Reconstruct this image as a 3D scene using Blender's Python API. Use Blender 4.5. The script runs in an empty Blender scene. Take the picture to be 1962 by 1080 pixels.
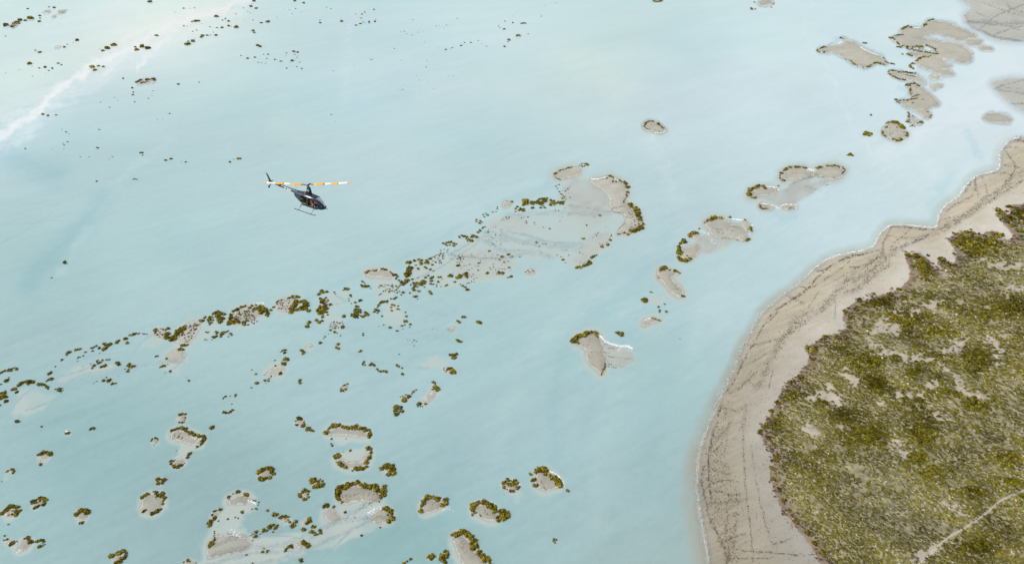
import bpy, math, random
import numpy as np
from mathutils import Vector, Matrix
R = math.radians
random.seed(7); rng = np.random.default_rng(11)
SC = bpy.context.scene
COL = SC.collection
# ---------------------------------------------------------------- camera, sky, sun, exposure
CAM_H, PITCH, F = 100.0, 35.0, 1325.0
cam = bpy.data.cameras.new('camera'); cam_o = bpy.data.objects.new('camera', cam); COL.objects.link(cam_o)
cam_o.location = (0, 0, CAM_H); cam_o.rotation_euler = (R(90-PITCH), 0, 0)
cam.sensor_width = 36; cam.lens = 36*F/1962; cam.clip_start = 1; cam.clip_end = 60000
SC.camera = cam_o
SC.view_settings.view_transform = 'Standard'; SC.view_settings.look = 'None'
SC.view_settings.exposure = 0.42; SC.view_settings.gamma = 1; SC.view_settings.use_curve_mapping = False
SUN_EL, SUN_AZ = 48.0, -98.0          # azimuth clockwise from +Y
w = bpy.data.worlds.new('World'); SC.world = w; w.use_nodes = True
nt = w.node_tree; nt.nodes.clear()
sk = nt.nodes.new('ShaderNodeTexSky'); sk.sky_type = 'NISHITA'; sk.sun_disc = False
sk.sun_elevation = R(SUN_EL); sk.sun_rotation = R(SUN_AZ); sk.air_density = 1.0; sk.dust_density = 3.0; sk.ozone_density = 1.0
hs = nt.nodes.new('ShaderNodeHueSaturation'); hs.inputs['Saturation'].default_value = 0.42
bg = nt.nodes.new('ShaderNodeBackground'); bg.inputs['Strength'].default_value = 0.118
wo = nt.nodes.new('ShaderNodeOutputWorld')
nt.links.new(sk.outputs[0], hs.inputs['Color']); nt.links.new(hs.outputs[0], bg.inputs[0]); nt.links.new(bg.outputs[0], wo.inputs[0])
sl = bpy.data.lights.new('sun', 'SUN'); sl.energy = 2.1; sl.angle = R(10); sl.color = (1.0, 0.955, 0.89)
so = bpy.data.objects.new('sun', sl); COL.objects.link(so)
sd_ = Vector((math.sin(R(SUN_AZ))*math.cos(R(SUN_EL)), math.cos(R(SUN_AZ))*math.cos(R(SUN_EL)), math.sin(R(SUN_EL))))
so.rotation_euler = sd_.to_track_quat('Z', 'Y').to_euler(); so.location = sd_*400

# ---------------------------------------------------------------- helpers
cp, sp = math.cos(R(PITCH)), math.sin(R(PITCH))
def ground(px, py, z=0.0):
    """where the line of sight through a point of the photograph meets height z"""
    dx = (np.asarray(px, float)-981)/F; dy = (540-np.asarray(py, float))/F
    vy = cp+dy*sp; vz = -sp+dy*cp
    t = (CAM_H-z)/(-vz)
    return dx*t, vy*t, t*np.sqrt(dx*dx+dy*dy+1)      # x, y, distance
def tag(o, label=None, cat=None, group=None, kind=None):
    if label: o['label'] = label
    if cat: o['category'] = cat
    if group: o['group'] = group
    if kind: o['kind'] = kind
    return o
def _hash(i, j, s):
    h = (i.astype(np.int64)*374761393 + j.astype(np.int64)*668265263 + s*982451653) & 0xffffffff
    h = ((h ^ (h >> 13))*1274126177) & 0xffffffff
    return ((h ^ (h >> 16)) & 0xffff)/65535.0
def vnoise(x, y, s=0):
    x = np.asarray(x, float); y = np.asarray(y, float)
    i = np.floor(x); j = np.floor(y); u = x-i; v = y-j
    u = u*u*(3-2*u); v = v*v*(3-2*v); i = i.astype(np.int64); j = j.astype(np.int64)
    a = _hash(i, j, s); b = _hash(i+1, j, s); c = _hash(i, j+1, s); d = _hash(i+1, j+1, s)
    return (a+(b-a)*u)+((c+(d-c)*u)-(a+(b-a)*u))*v
def fbm(x, y, s=0, o=4):
    t = 0; a = .5; n = 0
    for k in range(o):
        t = t+a*vnoise(x, y, s+k*17); n += a; a *= .5; x = x*2.03+3.1; y = y*2.03+1.7
    return t/n
def sst(a, b, x):
    t = np.clip((x-a)/(b-a), 0, 1); return t*t*(3-2*t)
def chaikin(p, n=1, closed=True):
    p = np.array(p, float)
    for _ in range(n):
        if closed:
            q = np.roll(p, -1, 0); p = np.stack([p*.75+q*.25, p*.25+q*.75], 1).reshape(-1, 2)
        else:
            q = np.stack([p[:-1]*.75+p[1:]*.25, p[:-1]*.25+p[1:]*.75], 1).reshape(-1, 2)
            p = np.vstack([p[:1], q, p[-1:]])
    return p
def seg_dist(X, Y, P, closed):
    d = np.full(X.shape, 1e9)
    n = len(P)
    for k in range(n if closed else n-1):
        ax, ay = P[k]; bx, by = P[(k+1) % n]; ex, ey = bx-ax, by-ay; L = ex*ex+ey*ey+1e-9
        t = np.clip(((X-ax)*ex+(Y-ay)*ey)/L, 0, 1)
        d = np.minimum(d, (X-ax-t*ex)**2+(Y-ay-t*ey)**2)
    return np.sqrt(d)
def inside(X, Y, P):
    r = np.zeros(X.shape, bool); n = len(P)
    for k in range(n):
        ax, ay = P[k]; bx, by = P[(k+1) % n]
        if ay == by: continue
        c = ((ay > Y) != (by > Y)) & (X < (bx-ax)*(Y-ay)/(by-ay)+ax); r ^= c
    return r
def sdf(X, Y, P, margin=30):
    """signed distance (inside positive) near the outline, -margin far from it"""
    out = np.full(X.shape, -float(margin)); P = np.asarray(P)
    m = (X > P[:, 0].min()-margin) & (X < P[:, 0].max()+margin) & (Y > P[:, 1].min()-margin) & (Y < P[:, 1].max()+margin)
    if m.any():
        x = X[m]; y = Y[m]; d = seg_dist(x, y, P, True); out[m] = np.where(inside(x, y, P), d, np.maximum(-d, -margin))
    return out
def gline(X, Y, P, wd):
    """soft ridge of half-width wd along an open line"""
    out = np.zeros(X.shape); P = chaikin(P, 2, False) if len(P) > 2 else np.array(P, float)
    mg = wd*3
    m = (X > P[:, 0].min()-mg) & (X < P[:, 0].max()+mg) & (Y > P[:, 1].min()-mg) & (Y < P[:, 1].max()+mg)
    if m.any(): out[m] = np.exp(-(seg_dist(X[m], Y[m], P, False)/wd)**2)
    return out
def zz(name):
    """sheets of the photograph the outlines were measured on: origin and scale"""
    return {'P': (0, 0, 1), 'D': (1462, 0, 3.858), 'E': (1200, 200, 3.858), 'Fz': (860, 290, 4.5), 'G': (1060, 480, 4.32),
            'H': (500, 400, 3.858), 'I': (0, 560, 3.858), 'J': (500, 560, 3.858), 'K': (400, 780, 3.6), 'L': (0, 800, 3.858),
            'M': (700, 800, 3.858), 'N': (0, 260, 3.858), 'Q': (1462, 260, 3.858), 'Rz': (1280, 480, 3.858),
            'S': (1262, 760, 3.376), 'T': (1560, 560, 4.5), 'U': (1440, 700, 4.5), 'V': (1562, 760, 3.375)}[name]
def conv(sheet, s):
    ox, oy, f = zz(sheet); out = []
    for part in s.split(';'):
        v = [float(a) for a in part.split()]
        if len(v) >= 2: out.append((ox+v[0]/f, oy+v[1]/f)+tuple(v[2:]))
    return out
def material(name):
    m = bpy.data.materials.new(name); m.use_nodes = True; t = m.node_tree; t.nodes.clear()
    return m, t, (lambda typ, **k: _nd(t, typ, k)), t.links.new
def _nd(t, typ, k):
    n = t.nodes.new(typ)
    for a, b in k.items():
        if a.startswith('i_'): n.inputs[int(a[2:]) if a[2:].isdigit() else a[2:].replace('_', ' ')].default_value = b
        else: setattr(n, a, b)
    return n
def simple(name, col, rough=.6, metal=0, noise=.12, scale=6, spec=.5):
    m, t, N, L = material(name)
    b = N('ShaderNodeBsdfPrincipled'); b.inputs['Roughness'].default_value = rough; b.inputs['Metallic'].default_value = metal
    b.inputs['Specular IOR Level'].default_value = spec
    tc = N('ShaderNodeTexCoord'); nz = N('ShaderNodeTexNoise'); nz.inputs['Scale'].default_value = scale
    mr = N('ShaderNodeMapRange'); mr.inputs[3].default_value = 1-noise; mr.inputs[4].default_value = 1+noise
    mx = N('ShaderNodeVectorMath', operation='SCALE'); mx.inputs[0].default_value = col[:3]
    L(tc.outputs['Object'], nz.inputs['Vector']); L(nz.outputs['Fac'], mr.inputs[0]); L(mr.outputs[0], mx.inputs['Scale'])
    L(mx.outputs[0], b.inputs['Base Color']); o = N('ShaderNodeOutputMaterial'); L(b.outputs[0], o.inputs[0])
    return m
def np_mesh(name, V, Fa, mat=None, col=None, smooth=False, attrs=None):
    """V (n,3), Fa (m,k) all of one size"""
    me = bpy.data.meshes.new(name); n = len(V); m, k = Fa.shape
    me.vertices.add(n); me.vertices.foreach_set('co', np.ascontiguousarray(V, np.float32).ravel())
    me.loops.add(m*k); me.loops.foreach_set('vertex_index', np.ascontiguousarray(Fa, np.int32).ravel())
    me.polygons.add(m); me.polygons.foreach_set('loop_start', np.arange(0, m*k, k, dtype=np.int32))
    me.polygons.foreach_set('loop_total', np.full(m, k, np.int32))
    if smooth: me.polygons.foreach_set('use_smooth', np.ones(m, bool))
    me.update(calc_edges=True)
    if col is not None:
        a = me.attributes.new('col', 'FLOAT_COLOR', 'POINT'); c = np.ones((n, 4), np.float32); c[:, :3] = col; a.data.foreach_set('color', c.ravel())
    for nm, v in (attrs or {}).items():
        a = me.attributes.new(nm, 'FLOAT', 'POINT'); a.data.foreach_set('value', np.ascontiguousarray(v, np.float32))
    if mat: me.materials.append(mat)
    return me
def link(name, me, parent=None):
    o = bpy.data.objects.new(name, me); COL.objects.link(o)
    if parent: o.parent = parent
    return o
# ---------------------------------------------------------------- outlines of the sandbars: (what, sheet, outline); all lie on the ground
BARS = [  # emergent sand: sheet, outline, brightness
 ('P','85 24;88 22;94 22;97 24;94 26;88 26.5',.95),('P','110 23;114 20.5;124 20.5;128 22.5;124 26;114 26.5',.9),('P','98 32;103 30.5;110 32;107 34.5;101 34.5',.9),
 ('P','106 91;111 89;116 91;113 93.5;108 93',1),('P','20 50;26 44;34 41;37 45;32 50;24 53',.85),('P','264 159;268 154;282 154;293 151;297 156;284 159;270 160.5',1),
 ('P','1248 -6;1270 -6;1269 2.5;1260 3.5;1252 2.5',.95),('P','1453 4.5;1458 .5;1468 -2;1478 4;1484 9;1475 9;1462 11;1455 9',.95),
 ('P','1234.6 236;1243.6 232;1255 233.3;1267 241;1274.8 247.5;1273.5 253;1264 254;1249 250;1233.3 247.5',1.0),
 ('D','400 378;440 358;500 340;560 342;590 330;606 312;596 292;580 283;640 300;700 330;720 350;790 385;850 410;890 430;920 470;900 480;850 465;800 490;760 505;720 495;650 465;600 435;560 400;520 388;460 390',1),
 ('D','1205 160;1230 150;1262 150;1330 162;1415 178;1450 205;1520 235;1590 268;1555 282;1500 288;1440 302;1395 285;1340 262;1280 246;1240 256;1180 272;1160 285;1250 292;1330 308;1400 320;1460 330;1530 378;1548 400;1535 410;1555 435;1530 465;1480 468;1420 452;1365 430;1335 436;1335 458;1390 480;1400 495;1360 502;1310 512;1380 520;1415 545;1400 562;1340 560;1280 538;1240 522;1180 500;1140 480;1130 450;1180 425;1230 408;1290 390;1275 365;1220 335;1180 330;1150 350;1100 345;1060 345;1010 325;985 305;950 290;980 268;1040 255;1010 235;1050 205;1090 200;1165 208;1190 190',.97),
 ('D','1492 300;1540 290;1600 295;1628 310;1600 335;1540 338;1505 325',.95),('D','1592 350;1640 338;1700 355;1708 370;1660 377;1610 368',.95),
 ('D','1225 562;1270 550;1305 570;1300 588;1260 590;1232 578',.95),('D','1240 630;1290 620;1335 630;1320 645;1280 655;1270 670;1245 660',.95),
 ('D','1062 402;1100 388;1160 380;1230 388;1280 396;1200 412;1110 414',1.0),
 ('D','930 530;980 528;1060 543;1130 552;1180 580;1215 625;1190 620;1120 600;1050 588;1000 586;960 562',1.08),
 ('D','1055 630;1110 617;1160 640;1200 670;1260 720;1315 775;1270 785;1240 800;1215 820;1245 850;1230 872;1195 875;1160 840;1110 810;1060 790;1020 765;980 752;1050 748;1100 732;1110 712;1085 690;1090 652',.97),
 ('D','1627 860;1660 838;1720 838;1790 850;1840 875;1838 900;1790 912;1700 905;1640 885',.9),
 ('D','895 940;930 912;970 908;1005 922;1030 950;1060 978;1063 998;1040 1020;990 1038;960 1030;925 1005;892 998;887 970',1.02),
 ('D','1075 850;1110 860;1140 900;1175 900;1180 915;1120 925;1085 915',1.1),
 ('E','1140 548;1148 505;1190 475;1270 463;1335 475;1352 500;1395 500;1410 472;1470 458;1560 458;1618 484;1600 515;1560 550;1500 545;1440 528;1400 520;1330 545;1260 555;1200 540;1165 562',1),
 ('E','908 688;908 645;960 612;1030 622;1108 628;1108 648;1050 665;960 676',1),('E','985 735;1020 735;1080 755;1085 770;1040 778;990 772',1),('E','1152 752;1200 740;1255 746;1245 768;1190 773;1155 765',.98),
 ('E','572 875;600 850;670 840;745 852;760 880;700 890;620 905;590 905',1),('E','850 880;880 862;915 890;930 930;910 942;870 915',1.02),('E','830 960;870 955;912 998;880 1008;830 995',1),
 ('E','600 900;760 880;860 900;900 960;830 990;700 985;630 960',1.05),('E','460 985;500 958;535 962;520 982',1),
 ('G','1050 10;1120 -30;1200 -50;1225 0;1160 50;1130 78;1085 80',1),
 ('G','868 180;900 152;980 165;1050 190;1000 200;975 225;1000 270;1050 300;1078 368;1060 382;1020 368;970 338;940 290;890 245;865 232',.98),
 ('G','740 628;742 580;780 563;840 560;888 584;840 588;780 612',1.05),
 ('G','158 750;230 705;300 675;375 692;400 750;410 820;430 900;435 950;425 1000;398 1032;380 1000;330 960;285 910;285 850;268 815;215 778',.98),
 ('G','745 410;780 412;778 432;755 430',1),
 ('Fz','918 200;960 167;1080 142;1140 165;1118 200;1040 228;960 232;920 222',.98),
 ('Fz','1208 250;1290 240;1370 217;1410 217;1470 256;1530 310;1548 370;1512 420;1530 468;1600 500;1645 560;1655 640;1600 685;1520 708;1440 710;1500 650;1540 590;1520 535;1430 510;1390 470;1395 400;1340 330;1260 285',1.04),
 ('Fz','465 440;500 428;545 440;530 468;490 485;470 468',1.1),('Fz','655 1040;700 1020;740 1030;735 1048;690 1058',1.1),
 ('H','778 468;860 455;930 460;970 500;940 510;860 500;800 500',1.03),('H','125 690;230 650;275 680;230 740;170 750;120 740',1.15),
 ('H','1385 885;1410 868;1440 885;1415 900',1.15),('H','325 1015;360 1000;385 1015;350 1035',1.15),
 ('I','1135 280;1235 280;1215 335;1160 330',1.18),('I','1285 350;1340 280;1420 215;1485 240;1450 300;1385 385;1330 370',1.15),
 ('I','1710 220;1740 150;1800 122;1900 112;1940 150;1850 205;1770 225',1.15),
 ('I','1215 480;1290 430;1340 420;1365 470;1340 500;1270 510',1.12),
 ('J','25 608;110 550;170 540;155 600;90 612',1.15),('J','1345 560;1390 550;1425 580;1415 600;1370 580',1.08),
 ('J','1195 815;1245 765;1270 700;1300 730;1262 785;1215 820',1.15),('J','1040 785;1060 765;1090 770;1080 795;1050 805',1.05),
 ('J','262 945;300 940;318 970;295 990;268 975',1.05),('J','592 700;635 682;650 690;620 715',1.12),
 ('K','818 168;880 140;950 152;1040 160;1090 182;1088 205;1000 190;900 180;840 190',1.06),
 ('K','885 352;950 372;1010 390;1060 378;1085 335;1092 300;1118 312;1085 395;1000 425;930 405;885 380',1.02),
 ('K','350 455;380 432;430 430;435 465;400 488;360 485',1.04),('K','712 522;745 505;780 520;750 542',1.04),('K','640 600;665 582;685 600;670 622;645 620',1.04),('K','1200 430;1245 405;1280 430;1240 462',1),
 ('K','900 650;900 590;940 545;1010 540;1080 560;1150 570;1190 615;1170 650;1100 640;1000 640;950 665',1.0),
 ('K','1120 740;1180 710;1235 702;1258 740;1240 790;1180 795;1120 780',1.03),
 ('K','132 648;210 605;275 618;300 650;210 668;140 668',1.04),('K','-5 910;120 880;230 880;300 930;260 985;100 1010;-10 1050',1.1),('K','20 740;60 715;95 710;60 750;30 770',1.1),
 ('K','790 715;860 705;910 760;880 790;820 780',1.12),('K','480 770;540 755;560 790;510 790',1.08),('K','590 940;660 930;690 955;620 970',1.08),('K','640 790;690 770;700 800;650 810',1.1),
 ('M','430 700;422 650;460 608;540 615;590 650;500 682;440 708',1.0),('M','810 700;800 660;860 640;930 650;975 710;962 762;890 748;830 720',1.0),
 ('M','1015 490;1065 462;1130 500;1110 540;1070 545',1.0),('M','1265 420;1330 392;1390 420;1450 488;1400 515;1340 538;1290 525;1262 480',1.0),
 ('M','648 888;710 862;770 920;810 990;870 1040;900 1150;780 1150;710 1040;665 950',1.0),('M','470 1020;500 1020;495 1045;470 1042',.95),
 ('L','1122 175;1145 158;1165 170;1150 192;1130 190',1.05),('L','1252 140;1290 102;1360 95;1430 132;1495 148;1480 190;1440 200;1390 180;1320 165',1.06),
 ('L','1275 340;1300 310;1350 300;1365 330;1330 355;1290 362',1.06),('L','1312 10;1370 -35;1372 25;1330 32',1.08),
 ('L','282 300;320 268;370 272;350 305;300 312',1.1),('L','60 400;85 382;100 400;80 412',1.1),
 ('L','1058 600;1130 562;1195 578;1205 630;1180 680;1110 705;1060 690;1048 650',1.05),('L','245 650;290 610;330 615;290 650;260 668',1.0),
 ('L','20 722;50 685;115 675;128 708;80 722',1.02),('L','560 735;580 702;630 700;650 730;610 758',1.05),('L','832 1050;870 1012;905 1010;895 1050;850 1070',1.02),
 ('L','30 905;80 908;110 925;70 938',1.1),('L','140 925;200 895;240 920;215 955;160 990;120 990',1.15),('L','1165 470;1190 458;1208 460;1195 485;1170 490',1.0),
 ('L','1355 1070;1400 1050;1450 1075;1400 1110',1.1),('L','482 110;500 100;518 108;500 120',1.1),
]
FLATS = [ # barely submerged flats: sheet, outline, depth (m), softness (px)
 ('Fz','1060 220;1205 240;1390 300;1390 470;1560 560;1430 720;1380 800;1280 850;1250 930;1150 1010;1070 990;960 940;560 920;560 1060;300 1120;0 1180;-300 1160;-250 1000;0 800;230 700;450 560;700 520;960 480;960 340;1050 260',.075,9),
 ('D','1190 235;1300 240;1440 300;1520 380;1380 430;1400 520;1330 640;1240 660;1130 560;1120 470;1160 420;1250 400;1200 330;1250 290;1170 275',.04,5),
 ('E','1200 545;1540 560;1500 600;1420 640;1340 690;1270 740;1150 790;1100 740;960 700;1000 670;1110 650;1190 600',.026,5),
 ('Fz','1060 200;1240 250;1380 330;1390 470;1300 640;1100 560;980 450;1000 330',.028,8),('Fz','60 880;560 880;540 1060;100 1090',.034,9),('Fz','300 640;460 560;620 540;700 640;480 700',.036,7),('Fz','1250 700;1420 700;1380 800;1200 930;1100 990;1080 900',.036,6),
 ('E','540 960;620 930;830 1000;780 1040;640 1110;500 1120;440 1140;400 1110;395 1060;470 1040',.026,5),
 ('G','400 745;450 770;520 795;600 790;650 820;680 870;680 930;600 970;520 975;440 960;430 880',.026,4),('G','740 440;800 365;870 370;890 400;960 300;1010 400;860 450',.07,6),
 ('I','120 760;200 700;340 740;440 740;330 860;200 900;110 940;90 860',.07,8),('I','400 640;560 540;860 520;870 580;640 620;450 700',.08,7),('I','1040 370;1130 300;1250 340;1180 410;1060 400',.07,6),
 ('I','1180 470;1350 410;1380 500;1330 600;1200 600;1160 540',.07,8),('I','1250 360;1420 200;1540 180;1640 230;1560 330;1400 400',.07,6),
 ('H','430 620;640 600;670 650;620 760;520 790;640 830;600 900;470 870;430 760',.07,8),('H','860 480;1060 520;1020 640;880 720;840 640',.07,7),('H','900 700;1020 690;1070 830;1000 900;870 840',.085,7),
 ('H','1060 380;1400 320;1500 480;1250 560;1080 520',.075,8),('J','1190 470;1380 450;1400 560;1250 590;1150 560',.085,10),('J','1190 830;1230 740;1260 670;1330 720;1290 790',.06,5),
 ('K','820 170;1095 190;1090 235;1000 250;880 250;840 215',.06,4),('K','890 340;960 290;1090 290;1110 380;980 410',.05,4),
 ('K','130 640;290 630;350 670;320 705;230 740;260 760;200 800;230 870;470 880;640 860;760 830;760 720;830 690;900 640;1200 650;1210 700;1260 720;1250 800;1150 850;1000 900;900 960;600 1000;300 1200;-60 1200;0 900;10 760;100 700',.05,8),
 ('L','1250 140;1440 130;1510 150;1480 200;1420 250;1375 320;1330 360;1280 350;1260 330;1330 270;1340 220;1290 190',.045,5),
 ('L','280 290;380 270;370 320;300 350;270 320',.06,4),('L','20 480;50 410;100 390;90 430;50 480',.07,5),('L','20 900;110 900;240 920;240 950;180 1010;110 1030;90 980;40 940',.05,5),
 ('L','1040 590;1210 570;1220 640;1180 700;1050 705',.045,3.5),('L','555 700;655 695;660 760;590 790;555 770',.05,4),('L','10 700;130 690;120 750;30 790',.06,6),
 ('L','1350 1060;1460 1060;1500 1100;1340 1120',.05,5),
 ('M','640 880;760 880;840 960;880 1060;900 1150;700 1150;640 1000',.06,5),('M','1080 540;1140 540;1180 600;1130 640',.09,7),('M','400 680;600 640;590 680;440 745',.06,4),('M','1240 440;1450 490;1400 560;1280 545',.06,5),('M','800 700;960 760;900 790;820 760',.07,5),
 ('G','690 640;740 550;900 560;860 630;740 660',.07,5),
]
TRACKS_SOFT = [ # trampled cattle trails on the flats (width px)
 ('Fz','460 540;600 550;760 525;960 530;1140 545;1380 535',3),('Fz','1050 470;1200 490;1390 515',1.5),('Fz','500 690;650 710;760 750;860 790;1150 800',2),('Fz','280 700;400 740;700 780;900 820;1150 830',4),
 ('Fz','240 760;360 790;440 850;600 850;800 880;900 930',3),('Fz','0 900;60 860;200 780',1.6),('Fz','450 720;700 800;1000 830',3),
 ('H','1390 340;1700 380;1929 340',2),('H','500 860;800 900;1000 880;1400 900',4),('H','0 850;300 870;500 900',3.5),('H','560 640;650 680;560 700',1.5),('H','1080 540;1300 450;1480 330;1600 260',1.6),
 ('H','700 960;1000 930;1300 940;1400 970',4),('H','1100 700;1300 780;1450 760',4),
 ('I','0 420;250 300;500 240;700 150',3),('I','360 650;500 610;650 560;800 500;980 440',1.8),('I','200 870;400 800;560 690;760 620;900 560',1.8),('I','100 970;400 930;600 900;870 800;1100 650',3),
 ('I','860 720;870 600;950 500;1040 360;1140 300',1.8),('I','440 690;700 600;900 560;1200 510;1370 520',3),('I','0 1000;200 980;480 930',3),('I','1160 660;1300 560;1400 440',1.6),('I','330 640;420 560;560 530;640 560',1.5),
 ('I','1640 470;1800 430;1929 440',3),('I','560 480;900 440;1000 430',2),('I','90 880;150 770;250 700',1.6),
 ('J','620 430;800 500;1000 540;1250 560',2.5),('J','1000 480;1250 460;1400 440',2.5),('J','1080 600;1180 660;1300 660',1.6),('J','200 750;500 720;700 700;1000 610',3),
 ('K','0 1040;100 1000;300 960;500 960;700 860;900 780;1100 660;1200 620',3),('K','200 1090;500 1050;700 970;800 920;950 860;1100 780;1230 760',2.2),('K','0 960;200 900;350 860;600 850',2.6),
 ('K','800 1030;900 920;980 850',1.6),('K','700 900;850 800;1000 770;1200 760',2.4),('K','-40 1100;200 1020;400 1000;600 990',2.6),('K','940 740;1040 700;1120 640',2.2),('K','300 900;500 880;640 900',1.8),
 ('K','760 320;950 280;1100 260',2.5),('E','1200 600;1400 520',1.2),('E','1320 600;1500 660',1.2),('G','410 880;680 900',1),('G','560 960;720 1000',1.5),
 ('N','0 500;200 495;420 500',4),('N','0 670;280 640;480 620',1.6),('N','0 790;150 730;280 640;430 540',1.6),
 ('D','1480 160;1600 165;1750 180;1929 172',3),('D','1530 200;1640 240;1760 285;1929 305',1.6),('D','1600 220;1750 100;1929 40',1.2),('D','1560 90;1800 200;1929 230',1.0),('D','1700 255;1929 190',1.0),('D','1620 20;1929 130',1.0),
 ('D','1800 30;1820 60;1929 100',1.2),('D','1700 660;1929 600',1.1),('D','1720 660;1929 700',1.0),('D','1820 770;1929 762',1.4),
]
HOOF = [ # dotted hoof trails, sheet, line, spread(px), dots per px
 ('Q','1290 700;1400 640;1500 580;1600 490;1700 420;1800 360;1860 290;1929 250',2.2,.9),('Q','1330 700;1450 640;1560 570;1680 490;1800 410;1929 330',3,1.1),('Q','1220 740;1100 790;960 860;830 980;740 1080',5,1.6),
 ('Q','1350 660;1480 600;1600 520;1720 440;1860 330;1929 290',4,1.2),('Q','1340 580;1380 530;1480 490;1550 450;1570 380;1570 310',1,.8),('Q','1480 470;1490 410;1530 350',.8,.7),('Q','1570 330;1590 470',.6,.7),('Q','1620 290;1660 420;1690 470',.6,.6),
 ('Q','1790 110;1850 190;1865 280;1780 350',.7,.9),('Q','1780 215;1860 235;1929 250',.7,.8),('Q','1780 90;1850 85;1929 95',.8,.9),('Q','880 850;885 790;930 700;970 670;1100 680;1290 700',1,1.1),('Q','940 830;1000 770;1060 720;1080 700',.6,.6),
 ('Q','940 850;1100 790;1300 720',2,1),('Q','400 990;460 1000;560 920;700 890;870 850',.8,.8),('Q','630 950;640 980;790 960;880 860',.6,.7),('Q','430 1080;560 1000;640 920',.6,.7),('Q','520 1080;700 970;900 880',1.5,.7),
 ('Q','1820 42;1870 36;1929 42',2,2.2),('Q','1860 15;1929 12',1,1.2),('Q','1700 280;1780 270;1850 300',1,.8),('Q','920 740;1100 760;1240 730',1,.4),('Q','1310 620;1420 600;1500 590',1,.5),
 ('Rz','1450 30;1330 45;1230 90;1150 160;1080 220;1020 290;940 350;860 400;790 440;740 500;690 580;660 640;620 710;570 780;530 870;490 960;430 1060',.7,1.5),
 ('Rz','1290 120;1200 200;1060 270;980 330;870 390;800 460;740 530',.8,.7),('Rz','1590 30;1450 120;1350 200;1250 300;1200 390;1100 470;1000 540;900 600;830 680;790 760;740 850;700 940;640 1040',5,1.9),
 ('Rz','1640 100;1500 210;1400 290;1300 330',4,1.4),('Rz','600 700;700 690;850 650',1.2,.7),('Rz','540 860;650 820;760 740',.8,.6),('Rz','580 930;620 890',.6,.6),('Rz','770 890;740 1030',.6,.6),
 ('Rz','1100 150;1190 150',.6,.8),('Rz','880 330;1000 390',2,.8),('Rz','1120 290;1050 400;1020 470',.6,.5),('Rz','1250 320;1180 360',3,.8),('Rz','1560 110;1440 200;1350 240',5,1.6),('Rz','1150 380;1230 400',2,1),
 ('Rz','1230 430;1220 520',1,.6),('Rz','980 270;1060 265',1,1),('Rz','900 560;1000 480;1060 450',5,1.2),('Rz','830 660;900 580;980 540',3,1.2),('Rz','450 1060;560 1000;650 900',2,.8),
 ('S','410 30;385 130;350 240;330 340;320 440;320 560;340 660',1,1.7),('S','300 440;280 520;285 600;310 700;330 780;370 880;420 960;440 1090',1.6,1.4),('S','540 250;545 400;550 520;560 620;575 760;590 880;610 1080',.8,.6),
 ('S','600 340;610 450;625 560;650 700;670 800;700 900;730 980',.8,.4),('S','730 980;840 940',.6,.6),('S','440 680;440 800;430 940',.7,.6),('S','500 800;480 1000',1.5,.6),('S','420 770;520 770',.5,.6),('S','380 930;560 900',2,.8),
 ('S','500 990;640 1020;800 1040;1000 1045',.8,.7),('S','480 1050;700 1060',.8,.7),('S','340 560;400 545;520 560',.8,.7),('S','350 420;430 440;460 500',1,.6),('S','560 60;540 220',3,.9),('S','400 60;520 100',2,.6),('S','360 600;460 650;520 640',2,.8),
 ('S','330 340;400 250;470 160',1.5,.6),('S','345 360;430 290;500 280',1.5,.5),('S','340 470;420 500;470 520',1.5,.6),('S','320 690;400 690;480 680;540 680',3,.9),('S','430 900;460 950;450 1060',4,1.4),
 ('E','1245 565;1330 545;1410 518',1.3,1.0),('E','1410 530;1540 545',.6,.7),('E','1455 585;1495 595',.5,1),('E','640 920;740 930;810 940',1.0,.9),('E','650 940;740 955',.8,.8),('E','670 980;760 990;830 1000',.7,.8),('E','760 900;830 910',.8,.5),
 ('E','1190 520;1260 505;1330 520',1,.4),('Fz','1390 495;1450 485;1530 475',.6,.8),('Fz','1395 510;1430 530;1510 525',.7,1.1),('Fz','1540 570;1560 575',.4,.9),('Fz','1520 620;1470 665',.5,.9),('Fz','1090 150;1140 180',.7,.7),
 ('G','410 770;500 780',1,.6),('G','420 800;520 810',1,.5),('G','420 840;480 855',.8,.7),('G','440 870;570 890',.6,.4),('G','450 935;530 945',.8,1),('G','450 955;520 970',.8,.9),('G','970 310;1040 325',1,.5),('G','290 830;400 850',2,.4),
 ('K','900 600;1000 610;1100 600;1170 620',4,.5),('K','1040 700;1140 640',3,1),('K','900 770;1200 760',3,.4),('K','90 880;350 880',4,.5),('M','480 640;560 650',2,.8),('M','860 680;940 720',3,.5),('M','690 920;760 1020',4,.35),('M','1290 470;1340 530',2,.8),
 ('L','1090 600;1180 600',3,.4),('D','1530 190;1560 160;1650 165',1,1.4),('D','1630 240;1700 270;1800 300;1929 305',.7,1.2),('D','1720 660;1800 650;1929 655',.6,.8),('D','1830 770;1929 765',.6,1.2),('D','1490 110;1530 180',.8,1),
]
COAST = conv('S','335 1130;328 1080;320 1000;300 900;280 780;265 700;255 600;258 500;262 400;285 300;320 200;370 90')+\
 conv('Rz','400 1070;450 970;510 840;540 740;585 660;630 590;660 520;700 460;780 390;850 330;930 280;1000 220;1080 140;1160 80;1250 40;1350 18')+\
 conv('Q','760 850;835 812;855 750;900 700;950 660;1050 660;1180 675;1275 684;1298 660;1303 590;1350 520;1440 460;1480 420;1530 340;1600 290;1700 272;1745 255;1762 215;1750 140;1780 90;1830 35;1929 8')
LAND = [(1470,1500),(1420,1300),(1390,1200),(1372,1130)]+COAST+[(2050,250),(2300,225),(2900,200),(2900,1500)]
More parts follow.
